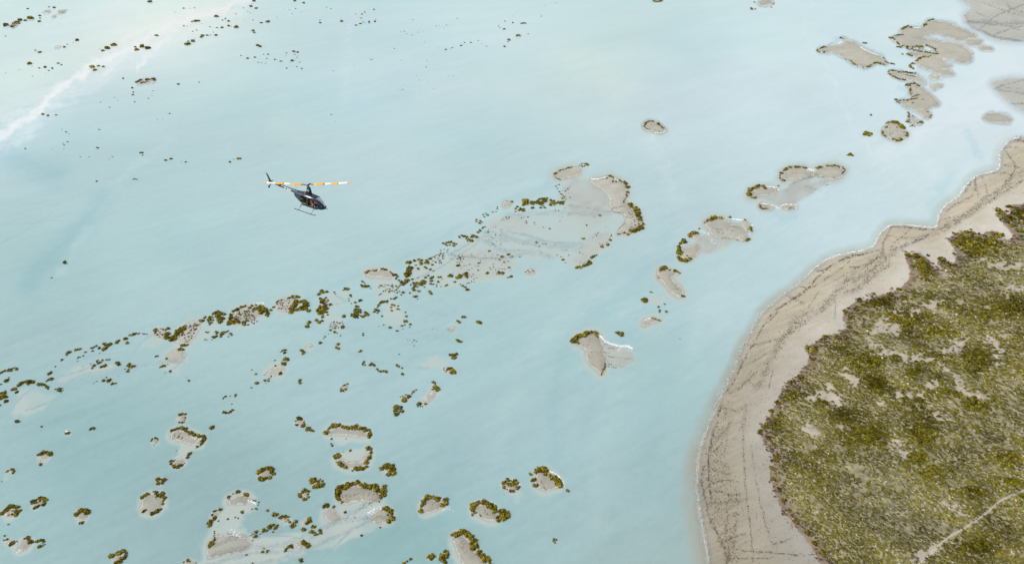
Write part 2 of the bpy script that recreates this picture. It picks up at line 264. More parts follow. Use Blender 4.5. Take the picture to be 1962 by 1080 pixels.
MAINLAND_N = conv('D','1440 -60;1470 -10;1520 35;1560 60;1500 100;1490 130;1530 200;1620 240;1700 285;1820 303;1990 305;2400 330;4000 200;4000 -200;1440 -200')
MAINLAND_M = conv('D','1680 612;1750 597;1830 580;1929 586;2400 600;2600 900;2000 860;1870 790;1780 720;1720 660')
VEG = [(1700,1500),(1620,1200)]+conv('S','1030 1080;960 960;850 830;790 760;750 650;700 520;745 440;690 330;640 260;690 170;740 80')+\
 conv('Rz','830 1060;960 930;1050 830;1000 740;1080 700;1150 650;1320 620;1270 480;1370 400;1480 370;1600 340;1700 300;1780 230;1780 150;1750 60;1830 20')+\
 conv('Q','1045 890;1100 870;1180 880;1240 960;1285 1000;1290 910;1400 960;1440 900;1380 800;1370 760;1450 720;1520 710;1600 750;1670 710;1750 740;1800 800;1850 770;1770 680;1700 570;1750 545;1800 600;1830 590;1810 530;1850 510;1929 520')+[(2100,385),(2900,330),(2900,1500)]
BARE = [('T','460 450;560 520;600 560;700 560;800 620;880 620;1000 620;1100 680;1200 740;1250 860;1350 920;1440 970',5.5),('T','480 400;540 300;600 260;700 200;800 230;880 180;980 140;1060 110',6),
 ('T','1460 460;1540 480;1600 560;1550 600;1600 670',5.5),('T','1500 450;1600 410;1680 420',2),('T','670 940;760 910;880 900;910 880',3.5),('T','980 850;1040 800',5),('T','260 740;320 780;330 850',6),('T','20 920;100 950;200 950',5),
 ('T','1680 0;1850 20',6),('T','1430 710;1490 740',3),('U','1240 790;1310 790',6),('U','420 330;550 320;680 300',4),('U','430 570;520 620',5),('U','820 110;880 150',6),('U','1600 370;1625 380',5),('U','1060 350;1110 350',5),('U','620 230;660 235',4),
 ('V','770 710;850 750;900 770;980 830',3.5),('V','640 1070;760 1020',8),('Q','1290 960;1320 1060;1350 1120',4),('Q','1700 640;1780 760',7),('Q','1600 950;1720 1000;1900 990',5),('T','1300 430;1220 500;1100 560',5),('T','560 330;680 350',8),
 ('V','540 340;500 320',5),('V','780 140;820 180',6),('V','30 20;130 60',5),('V','520 20;680 10',4)]
PATH = conv('V','1500 560;1400 600;1350 625;1250 670;1170 705;1110 760;1050 810;980 860;900 905;830 945;780 990;740 1030;640 1120')
LUSH = [('T','500 630',26,13),('T','520 830',20,18),('T','680 610',14,7),('T','1120 920',30,9),('T','1060 380',30,12),('T','1650 180',40,14),('T','850 730',18,14),('T','1380 1000',24,14),('T','1400 620',30,18),('T','700 260',20,9),
 ('T','500 120',28,12),('T','800 280',34,16),('U','780 490',28,12),('U','1450 640',30,24),('U','1420 840',26,14),('U','1540 970',30,14),('U','600 350',14,6),('U','1000 650',40,20),('U','350 300',22,14),('U','180 540',22,16),
 ('V','1000 650',30,12),('V','1200 430',40,16),('V','740 530',30,12),('V','1250 580',30,10),('V','1040 1000',30,16),('V','1020 100',18,8),('Q','1560 840',34,20),('Q','1800 640',24,10),('Q','1180 1000',16,22),('Q','1880 620',22,12),('Q','1330 950',6,12)]
# ---------------------------------------------------------------- shrubs: (where, sheet, rims "width|line/line", singles "x y s")
SH = [
('small far islet in the upper left corner','P','5|22 48;28 43;35 43;38 46/4|20 51;26 52','53 17.6 4;94 14 3;104 15.5 5;76 31 5;77 35.5 3;75 42 6;58 36 9;55 35 5;49 40 5;64 39 2;12 49 8;9 51 4;39 39.5 7;10 70 3;128 20 2'),
('faint pale shallows left of the white silt streak','P','','68 97 4;76 101 6;123 91 5;130 85.5 3;140 83 2;148 78 6;147 75 3;57 122.5 8;62 127.5 2;36 133.5 1.5;40 134 1.5;76 131 3;86 129.5 6;100 131.5 4;93 136 3;87 141 1.5;111 122 5;117 125 4;62 147 2;11 140 1.5'),
('white silt streak in the upper left','P','','218 87.5 9;206 93 10;197 98 6;192 95 2;203 90.5 5;299 68.5 6;303 69.5 3;259 91 5;273 90 9;282 93.5 10;262 96.5 9;177 129 8;189 127 6;197.5 128.5 6;181.5 135 7;352 50.5 4;358 51 2;374.5 41.5 8;380 41 6;368 42.5 4;365.5 49 1.5;387 46 2;369 61 3;377 58.5 3;287 4.5 7;334 24 2;352 16.5 4;364 17 1.5;372.5 16 3'),
('oblong islet below the white silt streak','P','5|262 159;265 155;272 154/5|280 154;285 152;292 151;297 155/3|268 160;280 159','236 151 4;253 169 4;255.5 177.5 3;255.5 182 4;258 196 3;226 192.5 2;220 187 1.5;192.5 196.5 2;210 206 3;284 189 3;294 174.5 2;291.6 184 1.5;341 162 5;381.5 158 3'),
('open water at the left edge','P','','82 219.5 5;92 222 4;107.5 221 4;118.5 248 2;127.5 253 3;131.5 257 2;191 248.5 3;325 218 3;302 229 1.5;311 228 1.5'),
('scattered islets near the top, left of centre','P','','415 32.5 8;426 39.5 4;432 36.5 4;438 41.5 6;403 52 3;416.5 53.5 4;426 53.5 6;438 50.5 5;443 51 2;452.5 53 8;388 69 7;386 72 6;397 68.5 5;404 68 3;409 62.5 2;414.5 68.5 6;360 80 4;369 80 8;372.5 76 3;359 86 9;364 85 5;487 3 6;481.5 13 7;466.5 16 3;483 8 2;490 17 6;494 15 2;475 22.5 2;480 26 2;445 16 1.5;442 20.5 1.5;437 27.5 1.5;453 27.5 3;468 39 1.5;485 39 3;499 44 2;485 59.5 6;487 63 5;494 88 6;498 90 6;462.5 107 3;474 112.5 5;488 110.5 5;494 120 3;496 113 1.5'),
('broken ring of islets above the helicopter','P','','565 2.5 6;582 6.5 5;566 17.5 3;554.5 19.5 2;544 18 1.5;559.5 27 2;576.5 24 2;531 34 2;514 42.5 8;501 44.5 5;613 39.5 3;613 44.5 5;625 14.5 2.5;634 17.5 2.5;655 41.5 7;662 50.5 1.5;505 104.7 3;513 105 4;510.4 113 3;501.3 120.5 3;508.3 122 2.5;526.7 115 4;531 114.8 2;536.3 117.7 3;540.2 118 4;549.2 102.6 4;547.4 107 2;563 99.6 6;570 101 6;565.3 105 3;569 110.4 3;559.6 117 7;574.6 120 3;569.2 128.8 3;549.2 131.4 4;578.5 132 4;573.4 113.5 1.5;562 127 1.5;500 89 3;638.7 136.3 2;635 220 3;641.5 232.8 2'),
('open lake near the top centre','P','','681 27.7 2;699 24.4 4;693.6 27.7 4;716 19 4;692 35.5 4;686.6 34.5 1.5;696 42 3;707 42 5;707.5 44.6 4;690.5 46 5;682 49 5;718 42 5;720 38 2;699 44.5 2;791.6 38.6 2.5;785.6 37.8 1.5;768 61.7 2;774.7 60.7 2.5;780 64.8 2;788.5 68 2.5;800.7 62.5 2;811 61 1.5;813 81 2;836 50.8 2.5;842 49.8 1.5;855.4 49 2.5;850.4 53.7 1.5;875.8 35.8 2.5;839.5 90.7 1.5;842.7 96.4 1.5;854.6 95.6 4;867 92 4;862.9 93.3 2;883.6 88 5;890 82.4 4;901.8 82 4;916.5 78.3 3;923.3 84.2 2;931.6 89.2 3;678.8 125.2 2;711.3 115 3;714.4 113 1.5;755.6 93.6 3;769 116.6 2;761.8 136.9 1;799 146 1.5;803 154 2;820.6 155 1.5;830.7 170.8 2;774.2 162.8 1.5;771.6 172 3;762.3 172.6 2;767 173 1.5;816.2 127.5 2;816.7 130 2;818.6 117 2;833.6 107.8 1.5;859.5 146.7 1.5;867.8 145.7 2'),
('short row of islets right of the top centre','P','','967.9 41.5 3;982.9 44.6 4;982.6 31 1.5;954.9 50.3 3;957.5 53.4 3;966 56.5 5;992.5 69.5 9;989.4 67.9 3;974.9 77.5 7;973 81 3;966.6 90 5;999 45.6 5;1064.8 7 2;1044 11.4 1.5;1063 20 1.5;1038.9 27.7 1.5;1037 31.9 3;1004 45.4 6;1008 45 4;1020 46 1.5;1012.4 65.8 2.5'),
('islet cut by the top edge of the picture','P','5|1251 1;1254 3;1260 4;1266 3;1269 0',''),
('low islet at the top edge right of centre','P','5|1437 18.5;1442 18;1448 17','1445 5.2 4;1482 8.3 4;1478 14.8 4;1467.3 14.8 2;1470 .5 5;1464 0 3'),
('lone sandy islet right of the upper centre','P','4.5|1234 246;1235 239;1239 234;1247 232.5;1255 234/5|1258 237;1261 238.5;1266 242;1272 247/2.5|1237 247;1246 248.5','1262 252 2.5;1255 249 2;1248 240 2'),
('diamond shaped sandbar at the upper right','D','4.5|400 378;412 362;440 352;470 345/4|405 385;430 390;458 388/4.5|560 280;595 284/4.5|888 428;898 445;918 470;895 482;850 468;820 470;795 490;765 502/3.5|650 450;655 468;680 485/3|730 498;750 508/2|600 435;640 448;700 490','742 321 5;760 322 6;945 473 5;965 477 5'),
('big ragged sandbar at the upper right','D','4.5|1265 146;1235 148;1208 155;1210 175;1185 195;1175 205/5|1108 207;1085 198;1060 197;1040 212;1018 228;1003 235/3.5|1040 258;1000 265;960 268/6.5|942 285;960 290;980 290/4|985 310;1000 325;1030 340;1060 345;1080 370/3.5|1060 345;1105 352;1130 345;1160 345/3.5|1200 335;1240 350;1270 370;1280 385/3.5|1105 372;1150 380;1200 388;1240 398;1290 398/4|1060 400;1085 410;1105 420/4.5|1235 420;1195 422;1160 430;1140 445;1130 455/4.5|1130 472;1090 475;1078 490;1100 505;1115 515/4.5|920 528;950 523;1000 530;1060 540;1130 548/4|925 545;960 565;990 582;1045 592/2.5|1050 555;1130 570/2.5|1105 355;1115 375;1180 360;1190 375','995 350 6;1012 352 6;1028 403 4;1165 350 8;1100 365 4;1148 178 1.5;1170 380 3;1230 345 3'),
('lower lobe of the ragged sandbar at the upper right','D','4|1058 640;1055 628;1075 622;1100 620;1130 622;1150 635/3.5|1090 650;1085 680;1092 702/4.5|980 742;1010 745;1060 742;1100 740;1130 730/3.5|1092 718;1130 712;1150 706/4|985 755;1015 762/5|1070 830;1080 845;1070 870;1088 888;1070 905;1058 897/6|1085 935;1110 930;1132 935','1075 634 7;1103 765 4;1165 905 6;1185 912 3;1240 855 4;1235 870 4;1110 860 3;1145 912 3;1215 830 3;1180 740 3;1040 780 1.5;1060 792 1.5'),
('round islet with a grey top at the upper right','D','5|915 910;940 905/6.5|955 905;990 910;1015 930;1035 955/4.5|1045 972;1065 985;1065 1000;1048 1020/5|1030 1030;1005 1040;985 1042;955 1030/4|880 970;890 985;885 1000;912 1008/5|900 945;920 935','940 990 2;1000 930 4;985 945 3'),
('small bushy mound left of the round grey islet','D','8|742 996;760 985;780 982;800 990;806 998/6|755 1002;790 1004','790 850 3;800 855 4'),
('twin lobed sandbar right of centre','E','6|1165 565;1140 550;1140 520;1160 490;1190 472;1240 462;1300 465;1335 475/6|1400 480;1430 465;1480 455;1540 455;1590 462;1620 485/3|1615 492;1600 505;1605 520','1655 374 8;1640 378 5;1668 380 5;1185 545 2'),
('grey sandbar with a hooked bushy left end','E','8|905 685;903 650;925 630;950 612;980 605;1015 608/5|920 690;958 688/4|985 730;988 760;1000 770;1035 775','1026 622 5;1040 623 3;1121 602 4;1110 625 2.5;1212 768 4;1240 772 2;940 660 3'),
('trampled sandbar right of the big central flat','E','8|572 880;590 862;620 850;650 840;680 832;700 838/3.5|750 835;775 840/4|870 850;892 865/4.5|915 905;925 935/8|458 975;470 955;500 948;530 958/5|905 995;885 1010','538 922 4;765 832 4;820 1005 3;900 925 3;470 980 5'),
('small sandbar with a thick bushy left edge','G','9|1090 -80;1055 -60;1045 -20;1040 30;1030 55;1055 80;1090 95/7|1060 0;1050 45','1135 70 6;1120 65 3;1125 85 3;1105 45 3'),
('comma shaped sandbar in the right channel','G','8|862 228;870 200;882 165;910 150;950 145/5.5|985 170;1020 168;1052 190','965 163 4;1068 376 5;1080 380 6;1040 353 2'),
('submerged shoal under the comma shaped sandbar','G','5|868 495;890 500;905 488','805 343 4;822 347 3;738 408 7;755 402 8;765 415 8;752 425 7;868 468 5;925 443 4;935 505 5;880 510 4'),
('small curved brown sandbar in the right channel','G','3.5|815 562;850 570;890 585','870 575 4'),
('guitar shaped sandbar left of the beach','G','9|160 755;175 730;205 715;240 710;260 690;300 675;340 668;372 684/5|172 765;215 768/3|432 925;425 975;405 1005;395 1035','350 700 5;365 715 4;525 680 6;545 678 7;570 685 7;565 705 6;545 695 5;1050 731 2;410 985 4'),
('upper left hook of the big central sandbar','Fz','4|912 200;935 180;960 165;1000 155;1040 140;1075 135/6.5|1122 120;1150 105;1185 108;1200 125/4.5|1140 132;1175 128/2.5|915 215;930 235;970 250','950 290 4;920 303 4;935 322 3;945 345 3'),
('bushy right end of the big central sandbar','Fz','4.5|1350 238;1375 215;1405 213;1425 235/6.5|1465 250;1490 260;1520 275;1535 300;1540 330/5.5|1535 350;1560 358/3.5|1535 370;1538 388;1510 420;1502 450/9|1548 460;1575 475;1600 495;1630 520;1650 550;1665 590;1670 630;1655 660;1620 680;1580 692;1540 710/6.5|1590 500;1620 540;1636 575;1640 610;1620 650/3.5|1525 702;1480 712;1452 715/3|1405 715;1385 745','1415 262 4;1440 268 4;1600 600 3;1605 640 3'),
('lower rim of the big central sandbar','Fz','7|1378 770;1385 795;1350 808;1320 825;1292 830/7|1275 885;1250 905;1225 920/6|1215 945;1212 965;1180 985;1140 1000;1100 998','930 895 3;965 910 3;985 935 6;1005 960 3;1030 895 3;1010 848 2;1285 705 3;1275 725 3;1240 740 2.5;1260 712 2;1130 870 3;1150 885 2;1160 755 5;1148 750 3'),
('middle of the big central sandbar','Fz','','1187 637 4;1300 553 5;1260 567 2;838 797 3;808 797 2.5;915 807 2.5;778 818 3;755 787 5;870 670 4;815 655 3;670 620 4;665 605 3;737 615 3;740 630 2;680 567 4;625 575 3;645 572 2;600 850 2;978 567 2;957 603 2;610 910 3;920 508 3;945 515 3;1000 490 2;1355 650 2'),
('dark thicket on the upper edge of the central flat','Fz','3|955 345;965 365;985 380;1000 395;975 405','645 425 8;670 425 8;660 445 9;675 455 6;640 465 5;650 460 5;712 445 8;728 442 8;720 456 7;760 430 6;780 415 6;800 410 6;820 410 7;845 405 5;760 450 6;800 440 7;830 435 7;790 460 5;780 455 5;810 470 4;790 487 5;825 487 5;720 490 6;775 438 6;815 425 7;840 420 5;805 455 6;880 425 6;905 430 6;890 450 8;920 450 7;875 465 6;945 440 7;970 440 6;990 435 5;910 465 4;960 455 5;980 455 5;900 440 6'),
('sparse upper margin of the central flat','Fz','','590 480 5;575 495 5;620 500 7;645 500 6;640 515 6;575 520 4;605 510 5;545 435 5;498 430 2;420 480 3;415 495 3;375 525 4;405 520 3;295 547 4;320 535 4;335 550 5;310 565 4;237 590 4;235 605 4;270 600 5;265 620 5;285 612 4;290 665 4;300 655 4;315 650 3'),
('bushy point left of the central flat','Fz','','265 685 6;250 700 5;205 725 6;198 740 6;235 740 7;220 730 4;190 770 7;205 775 5;170 760 5;160 775 4;150 755 4;135 735 6;155 740 5;115 730 6;95 745 4;85 735 4;20 780 5;5 785 6;40 795 5;60 800 5;40 815 5;10 810 4;-20 790 5;-30 805 5;-50 795 5;-15 815 4'),
('brown studded shallows of the central flat','Fz','','455 910 7;515 890 6;545 905 4;520 1003 5;455 1050 6;472 1050 6;430 1045 6;330 1050 6;250 1025 4;145 1055 7;150 1045 5;80 985 6;258 963 4;180 975 3;95 915 5;350 860 5;380 800 3;335 700 4;340 690 3;125 930 3;90 1070 6;540 1078 5;10 1075 8;660 1040 3;680 1030 3;695 1045 3;725 1030 3.5;385 1000 3;435 935 4;475 955 4'),
('bushy arc closing the left end of the central flat','H','','1080 398 7;1098 398 8;1135 385 6;1165 378 6;1185 380 7;1225 385 6;1250 370 6;1145 420 4;1185 405 8;1225 400 8;1175 395 5;1160 445 6;1210 432 5;1225 440 5;1250 450 6;1265 415 5;1275 460 4;1100 440 9;1115 436 7;1090 460 9;1080 490 10;1065 480 6;1075 505 5;1095 475 8'),
('sandy crescent just left of the central flat','H','5|770 470;800 462;830 458;860 452/5|880 443;905 446;930 450/5|750 520;757 545;740 538/6|735 562;748 572;775 575;797 575','955 470 4;965 480 4;985 490 7;1000 488 6;1010 500 5;1000 515 5;1020 530 5;1040 545 7;1060 555 6;1070 535 8;1088 530 7;1075 545 6;1050 562 5;770 550 3;810 590 3'),
('dark thicket under the sandy crescent','H','','1120 522 5;1160 512 3;1215 510 6;1235 495 5;1255 515 6;1270 505 5;1130 600 7;1120 592 5;1165 608 6;1135 650 6;1150 648 6;1155 668 3;1245 612 6;1258 628 6;1210 580 4;1100 625 4;1050 620 6;1040 635 4;1260 535 6;1255 555 5;1275 560 4;1310 540 5;1300 560 3;1340 520 3;1312 505 5;1328 505 5;1365 570 5;1375 563 4;1330 575 3;1300 575 3;1125 550 6;1140 565 6;1155 548 6;1170 560 7;1185 545 7;1200 535 6;1215 540 6;1190 565 6;1150 575 6;1130 580 5;1205 555 5;1105 562 4'),
('row of dark clumps along the foot of the central flat','H','','1395 495 6;1408 498 6;1448 510 7;1462 510 7;1475 495 7;1432 542 5;1505 485 6;1515 495 7;1520 507 5;1490 570 5;1510 580 5;1520 598 7;1530 600 6;1475 560 3;1535 550 4;1845 503 5;1825 508 4;1855 495 3;1403 488 4'),
('loose loop of clumps left of the central flat','H','','895 690 7;908 690 6;880 700 5;870 715 5;860 725 4;930 685 6;935 692 4;850 745 6;838 760 6;865 755 6;860 770 4;840 745 4;970 710 6;990 715 4;1015 720 4;960 730 4;1010 740 5;965 752 5;1020 745 4;985 665 5;1000 655 5;965 665 4;897 796 4.5;1070 765 4;1075 794 5;1060 832 6;1072 832 6;1040 865 5;1062 857 4;1102 855 5;1097 873 3;1050 888 2;1000 901 4;1010 902 4;952 877 5;964 878 4;905 857 3;870 868 2'),
('long bushy islet under the helicopter, right arm','H','6|425 640;435 620;460 613;500 610/6|580 605;605 600;625 595;648 603','545 618 4;550 630 3;660 640 5;665 650 4;648 665 3;648 683 3;668 700 3'),
('long bushy islet under the helicopter, thick left arm','H','','435 663 5;480 658 5;455 680 8;460 700 6;480 710 6;512 710 6;440 725 7;470 725 9;430 740 7;455 745 9;485 740 7;415 755 6;440 765 8;465 765 6;450 780 5;490 785 4;430 775 6;455 800 6;408 823 6;430 838 7;455 828 5;445 690 6;465 742 7;420 745 5'),
('small thicket below the helicopter islets','H','','697 693 5;735 678 6;725 687 3;705 722 6;718 725 5;700 743 6;725 750 7;700 760 8;735 765 5;685 790 8;700 800 7;715 785 6;740 790 4;755 798 6;775 770 7;785 785 7;765 790 5;665 775 3;690 750 4;720 808 3;710 770 6;675 780 5;612 795 7;620 800 3;603 875 7;513 897 5;545 913 6;563 920 3;586 938 3;498 925 2;472 943 4;465 958 3;440 990 6;432 995 4'),
('dense dark islet left of the helicopter islets','H','','320 688 9;300 688 8;335 700 8;325 720 10;300 730 8;330 740 8;310 745 7;265 748 8;290 740 8;345 715 6;258 690 9;270 692 7;250 710 8;240 725 9;235 745 8;220 765 8;210 740 5;245 700 6;228 755 7;265 650 7;280 652 6;225 655 5;235 645 5;210 660 5;240 660 4;357 840 8;350 853 4;335 872 6;345 872 6;353 757 7'),
('pale sandy islet left of the dense dark islet','H','','120 690 5;130 680 4;150 675 4;120 705 3;135 735 3;150 740 3;90 728 5;75 750 5;55 760 4;25 750 9;38 752 7;20 740 8;5 765 9;45 775 7;50 790 6;10 735 6;40 740 5;35 785 4'),
('scattered clumps in the lower centre shallows','H','','170 1045 6;150 1055 4;185 1045 4;175 1065 5;298 1045 5;308 1052 5;318 1060 6;308 1072 5;570 1000 6;555 1003 3;558 1028 6;572 1032 6;565 1022 4;728 1056 5;738 1050 5;1022 1073 3;1130 970 3;1150 980 3;1085 968 2;1132 1012 3;1120 985 2;1490 800 6;1505 800 6;1455 830 5;1465 838 6;1602 838 7;1616 842 8;1450 970 5;1462 978 6;1478 984 6;755 920 4;752 935 4;1268 888 2'),
('small islet right of the lower centre, tan tail','J','7|1395 472;1410 462;1430 462;1452 460/6|1410 478;1425 490;1445 478','1415 488 4'),
('dark tipped islet right of the lower centre','J','7.5|1385 572;1405 565;1420 578;1432 592;1430 602/6|1395 590;1410 600','1370 575 3;1350 560 2'),
('tiny clumps left of the lower centre','J','4|600 690;615 685;632 678;645 678/5|588 702;588 718;605 724;622 716','160 525 6;175 523 6;180 495 8;195 492 6;200 500 5;170 500 4;103 503 4;165 532 5;180 536 5;105 543 4;145 600 6;135 607 4;28 650 5;32 655 4;52 655 5;60 638 4;75 620 4;25 610 2;38 672 2;45 640 2;288 648 5;285 658 4;290 672 5;272 660 2;613 733 3'),
('dotted row of clumps in the lower centre','J','','763 513 5;755 527 5;770 540 4;752 538 3;805 537 5;818 528 6;832 534 6;840 541 5;858 565 5;865 577 4;883 585 5;905 583 5;922 584 6;935 592 4;1005 537 5;1015 546 5;1022 555 3;1045 562 4;1043 602 5;1052 608 5'),
('green ring of shrubs in the lower centre','J','8|985 880;983 858;1003 842;1030 847;1043 868;1035 890;1008 899;990 893','1010 860 5;1025 878 5'),
('tan islet above the green ring of shrubs','J','7|1035 800;1050 808;1072 800;1088 782;1088 762','1030 772 3;1050 765 3;1060 780 2.5;1045 785 3;1125 737 5;1115 748 3;1145 720 4;1132 728 3;1070 755 4'),
('islet with a bushy lower tip right of the green ring','J','7.5|1160 850;1155 828;1170 815;1190 822/7|1172 848;1185 848;1192 832','1215 823 5;1272 662 5;1282 668 5;1285 680 4;1290 697 7;1308 705 6;1315 718 6;1300 725 6;1285 710 5;1270 718 4;1275 700 4'),
('small shrub ring above the arched sandbar','J','7|258 950;268 938;288 930;305 938;318 948;322 972;308 990;292 985/6|270 985;262 970','350 1002 7;340 1015 6;358 1018 6;370 1018 5;385 1024 5'),
('long arched sandbar low in the left half','K','7.5|800 172;820 155;850 135;885 132;905 122;930 138;958 150;985 138;1020 130;1055 143;1085 160;1105 163;1112 185;1100 212/5|985 150;1040 150','845 217 4;845 250 4;850 265 5;950 218 2.5'),
('bowl shaped sandbar under the arched one','K','7.5|1098 278;1118 290;1122 320;1112 345;1085 352/6.5|872 352;872 325;900 322;890 350/8|888 380;908 395;940 408;968 428/8|985 438;1010 425;1050 430;1075 418;1098 400;1080 372','975 298 5;928 305 2'),
('oval shrub ring at the lower left of centre','K','7.5|345 452;360 430;385 422;408 413;435 420;437 442;437 465;420 485;395 492;368 502;350 487',''),
('double shrub ring beside the bowl shaped sandbar','K','8|700 522;715 500;745 493;775 500;793 520;780 542;750 552;718 547/5|725 520;745 512;765 522;750 535',''),
('small horseshoe of shrubs under the double ring','K','7|640 582;665 570;688 582/7|695 610;678 625;655 632;632 615;632 595','685 600 4'),
('round solid shrub thicket right of the bowl sandbar','K','8.5|1195 428;1215 405;1245 393;1275 405;1285 435;1262 458;1230 460/8|1215 425;1240 412;1265 425;1255 445;1235 440',''),
('large arched sandbar with the thickest hedge, bottom left half','K','9|893 650;885 612;890 580;905 550;940 530;975 518;1008 525;1030 512;1050 543;1080 550;1120 543;1160 540;1195 556;1212 590;1200 612;1182 635/8|915 570;950 545;1000 535/8|1100 555;1140 555;1175 570;1190 600','918 655 5;1175 650 4'),
('hook of shrubs at the right end of the large trampled flat','K','8|1208 708;1245 700;1263 720;1265 760;1255 792;1233 785','1180 828 4;1055 883 5;1235 745 4;797 685 7;812 678 8;820 684 6;862 685 6;940 722 5'),
('domed sandbar at the left of the large trampled flat','K','7|128 635;145 608;175 592;215 582;245 600;278 602/6|305 638;328 640','345 655 3;340 672 3;325 700 4;300 703 3;318 698 3'),
('left rim of the large trampled flat','K','4.5|30 720;60 710;92 702','25 745 4;40 765 7;65 785 3;12 788 8;15 800 7;5 815 6;-5 800 5;130 768 4;185 757 3;203 765 3;230 723 6;37 855 3;40 870 3;35 885 3;38 900 3;15 935 7;25 945 6;5 958 6;38 915 5'),
('middle of the large trampled flat','K','5|480 770;505 755;530 750;552 760','405 712 5;452 738 7;467 742 7;560 790 5;600 785 6;585 800 4;575 820 7;595 815 5;422 825 8;440 812 6;470 820 6;455 835 6;445 857 4;380 850 7;392 848 6;325 858 6;355 872 3;322 888 6;690 772 8;675 800 5;705 785 5;688 790 6;715 822 6;728 822 6;650 842 7;662 844 5;705 858 7;720 862 5;735 872 6;750 875 4;768 848 6;772 866 6'),
('lower part of the large trampled flat','K','','650 928 8;665 940 8;680 958 8;685 945 6;655 920 5;555 958 6;568 955 6;545 965 5;575 965 4;530 975 4;528 988 5;370 995 5;405 990 5;380 975 3;395 1005 2;262 1015 4;630 1050 6;640 1062 5;645 1045 3;300 1075 3;1390 1045 5;1365 1060 4;1345 1075 6'),
('first large horseshoe islet at the bottom centre','M','8.5|412 690;413 655;428 615;460 590;490 580;520 600;550 590;580 598;602 622;592 645;562 652/6|430 640;455 610','590 628 5'),
('second horseshoe islet with a dark bushy right end','M','9|795 720;785 690;793 650;825 630;870 626;910 635;945 650;968 680;975 705/7|830 702;808 700/8|900 645;940 668;962 700','1000 695 9;1018 690 9;1038 705 10;1052 730 9;1025 745 10;1005 740 9;985 760 8;978 735 7;1010 715 8;905 717 2.5;850 722 4;1035 740 7'),
('bushy oval islet near the bottom centre','M','7.5|1008 490;1030 465;1065 458;1100 472;1135 497;1118 520/7|1018 510;1050 530;1085 546;1100 530/6.5|1040 490;1065 500;1090 498;1080 485',''),
('wedge shaped islet left of the beach','M','8.5|1260 392;1278 375;1310 372;1328 392;1300 402/8.5|1338 418;1370 428;1400 438;1425 458;1450 482;1430 498;1400 480/7.5|1370 445;1400 465;1420 485','1240 462 7;1255 455 6;1228 464 5;1245 500 7;1258 505 7;1270 500 6;1218 412 5;1228 422 5;1488 532 4;1494 540 6'),
('long leaf shaped sandbar at the bottom edge','M','9|645 876;680 855;710 838;740 845;775 862;800 893;818 930;825 960/8|745 868;780 900;790 945;805 970/9|830 990;860 995;872 1020;900 1042;920 1065;930 1090/8|840 1010;875 1050;890 1085',''),
('small dark clump at the bottom edge','M','','468 1028 7;482 1020 7;498 1022 8;485 1040 7;495 1036 6;570 1018 8;560 1035 8;590 985 6;605 988 5;605 1010 8;600 1028 7;575 1055 8;595 1070 7;555 1050 6;580 1035 6;1390 893 4;1392 905 5;1410 898 4;1402 922 4;1385 910 3'),
('seven shaped sandbar at the lower left','L','6|1250 115;1270 92;1300 82;1322 74;1345 80;1370 80;1375 100;1400 108;1425 120;1442 132/6|1468 140;1490 132;1510 145;1510 165;1492 185;1480 205/5|1412 250;1395 270;1385 290;1372 305/5.5|1365 330;1350 350;1325 355;1300 368;1275 362;1262 345;1263 325;1285 312','1458 215 5;1320 140 3;1280 155 2;1350 145 2;1305 243 2'),
('little broken ring beside the seven shaped sandbar','L','3.5|1113 178;1120 160;1145 150;1165 152;1168 165','1140 200 2;1558 74 6;1572 70 6;1575 78 5;1560 80 5;1567 66 5'),
('small ring above the seven shaped sandbar','I','5|1320 913;1340 898;1378 900/4.5|1370 920;1362 945/5|1318 960;1345 965;1366 952','1350 925 2'),
('crescent shoal at the far lower left','L','6|285 280;305 262;330 255;355 260;385 270','298 347 5;125 28 6;130 34 4;110 22 2;150 28 2;305 66 4;488 115 4;503 116 5;515 110 3;665 88 4;677 80 5;690 78 6'),
('faint hooked shoal at the left edge, low','L','4|75 388;95 376;106 390;95 412','48 398 3;65 390 3;12 470 2'),
('small dark oval ring left of the domed sandbar','L','6.5|1160 468;1170 452;1192 455;1212 448;1214 468;1200 484;1178 496;1163 482',''),
('large round sandy ring at the lower left','L','6.5|1052 602;1060 580;1085 562;1110 550;1140 546;1170 558;1200 563;1215 583;1222 605;1208 620;1198 636/6.5|1190 672;1178 688;1150 700;1110 714/4|1050 692;1078 678/5|1165 572;1195 590',''),
('striped horseshoe at the lower left edge','L','6|235 642;250 612;280 600;310 593;342 603;335 630;313 642/5|248 672;280 657;290 648/4|265 630;295 618','325 615 5'),
('dome shaped ring touching the left edge, low','L','6.5|15 716;35 685;60 665;95 655;125 663;140 688;130 715;100 727/6|115 680;122 705','95 690 3;65 718 3;60 788 3;88 715 4'),
('upright egg shaped ring at the lower left','L','6.5|558 725;575 695;600 680;635 683;652 700;650 722/4.5|573 780;600 776;618 776',''),
('tilted ring at the bottom left','L','8|820 1032;850 1005;880 992;908 988;928 1010;922 1035;895 1055;870 1072;832 1080',''),
('ragged shoal at the bottom left corner','L','3.5|30 902;58 900/5|95 910;92 925;68 942/5|258 920;290 910;322 903;328 930;315 950;278 957','125 913 3;205 888 6;180 895 3;225 912 6;235 920 5;215 925 5;210 903 4;38 870 3;1360 1065 4;1385 1052 5;1400 1060 4;1450 1070 3'),
('tiny clumps in open water on the left','N','3|983 325;995 318;1013 326','185 97 3;228 92 1;382 98 1.5;465 58 2;475 70 3;471 97 1.5;502 47 3;720 89 4;727 92 3;592 158 2;661 158 2;807 174 2;830 157 2.5;1042 128 5;1056 128 4;1055 144 3;1225 184 5;1264 173 5;1370 197 3.5;1343 196 1.5;1698 196 5;1728 174 2.5;1758 172 6;1770 171 6;713 339 4;476 934 5;480 942 5;500 946 1.5;382 1050 3'),
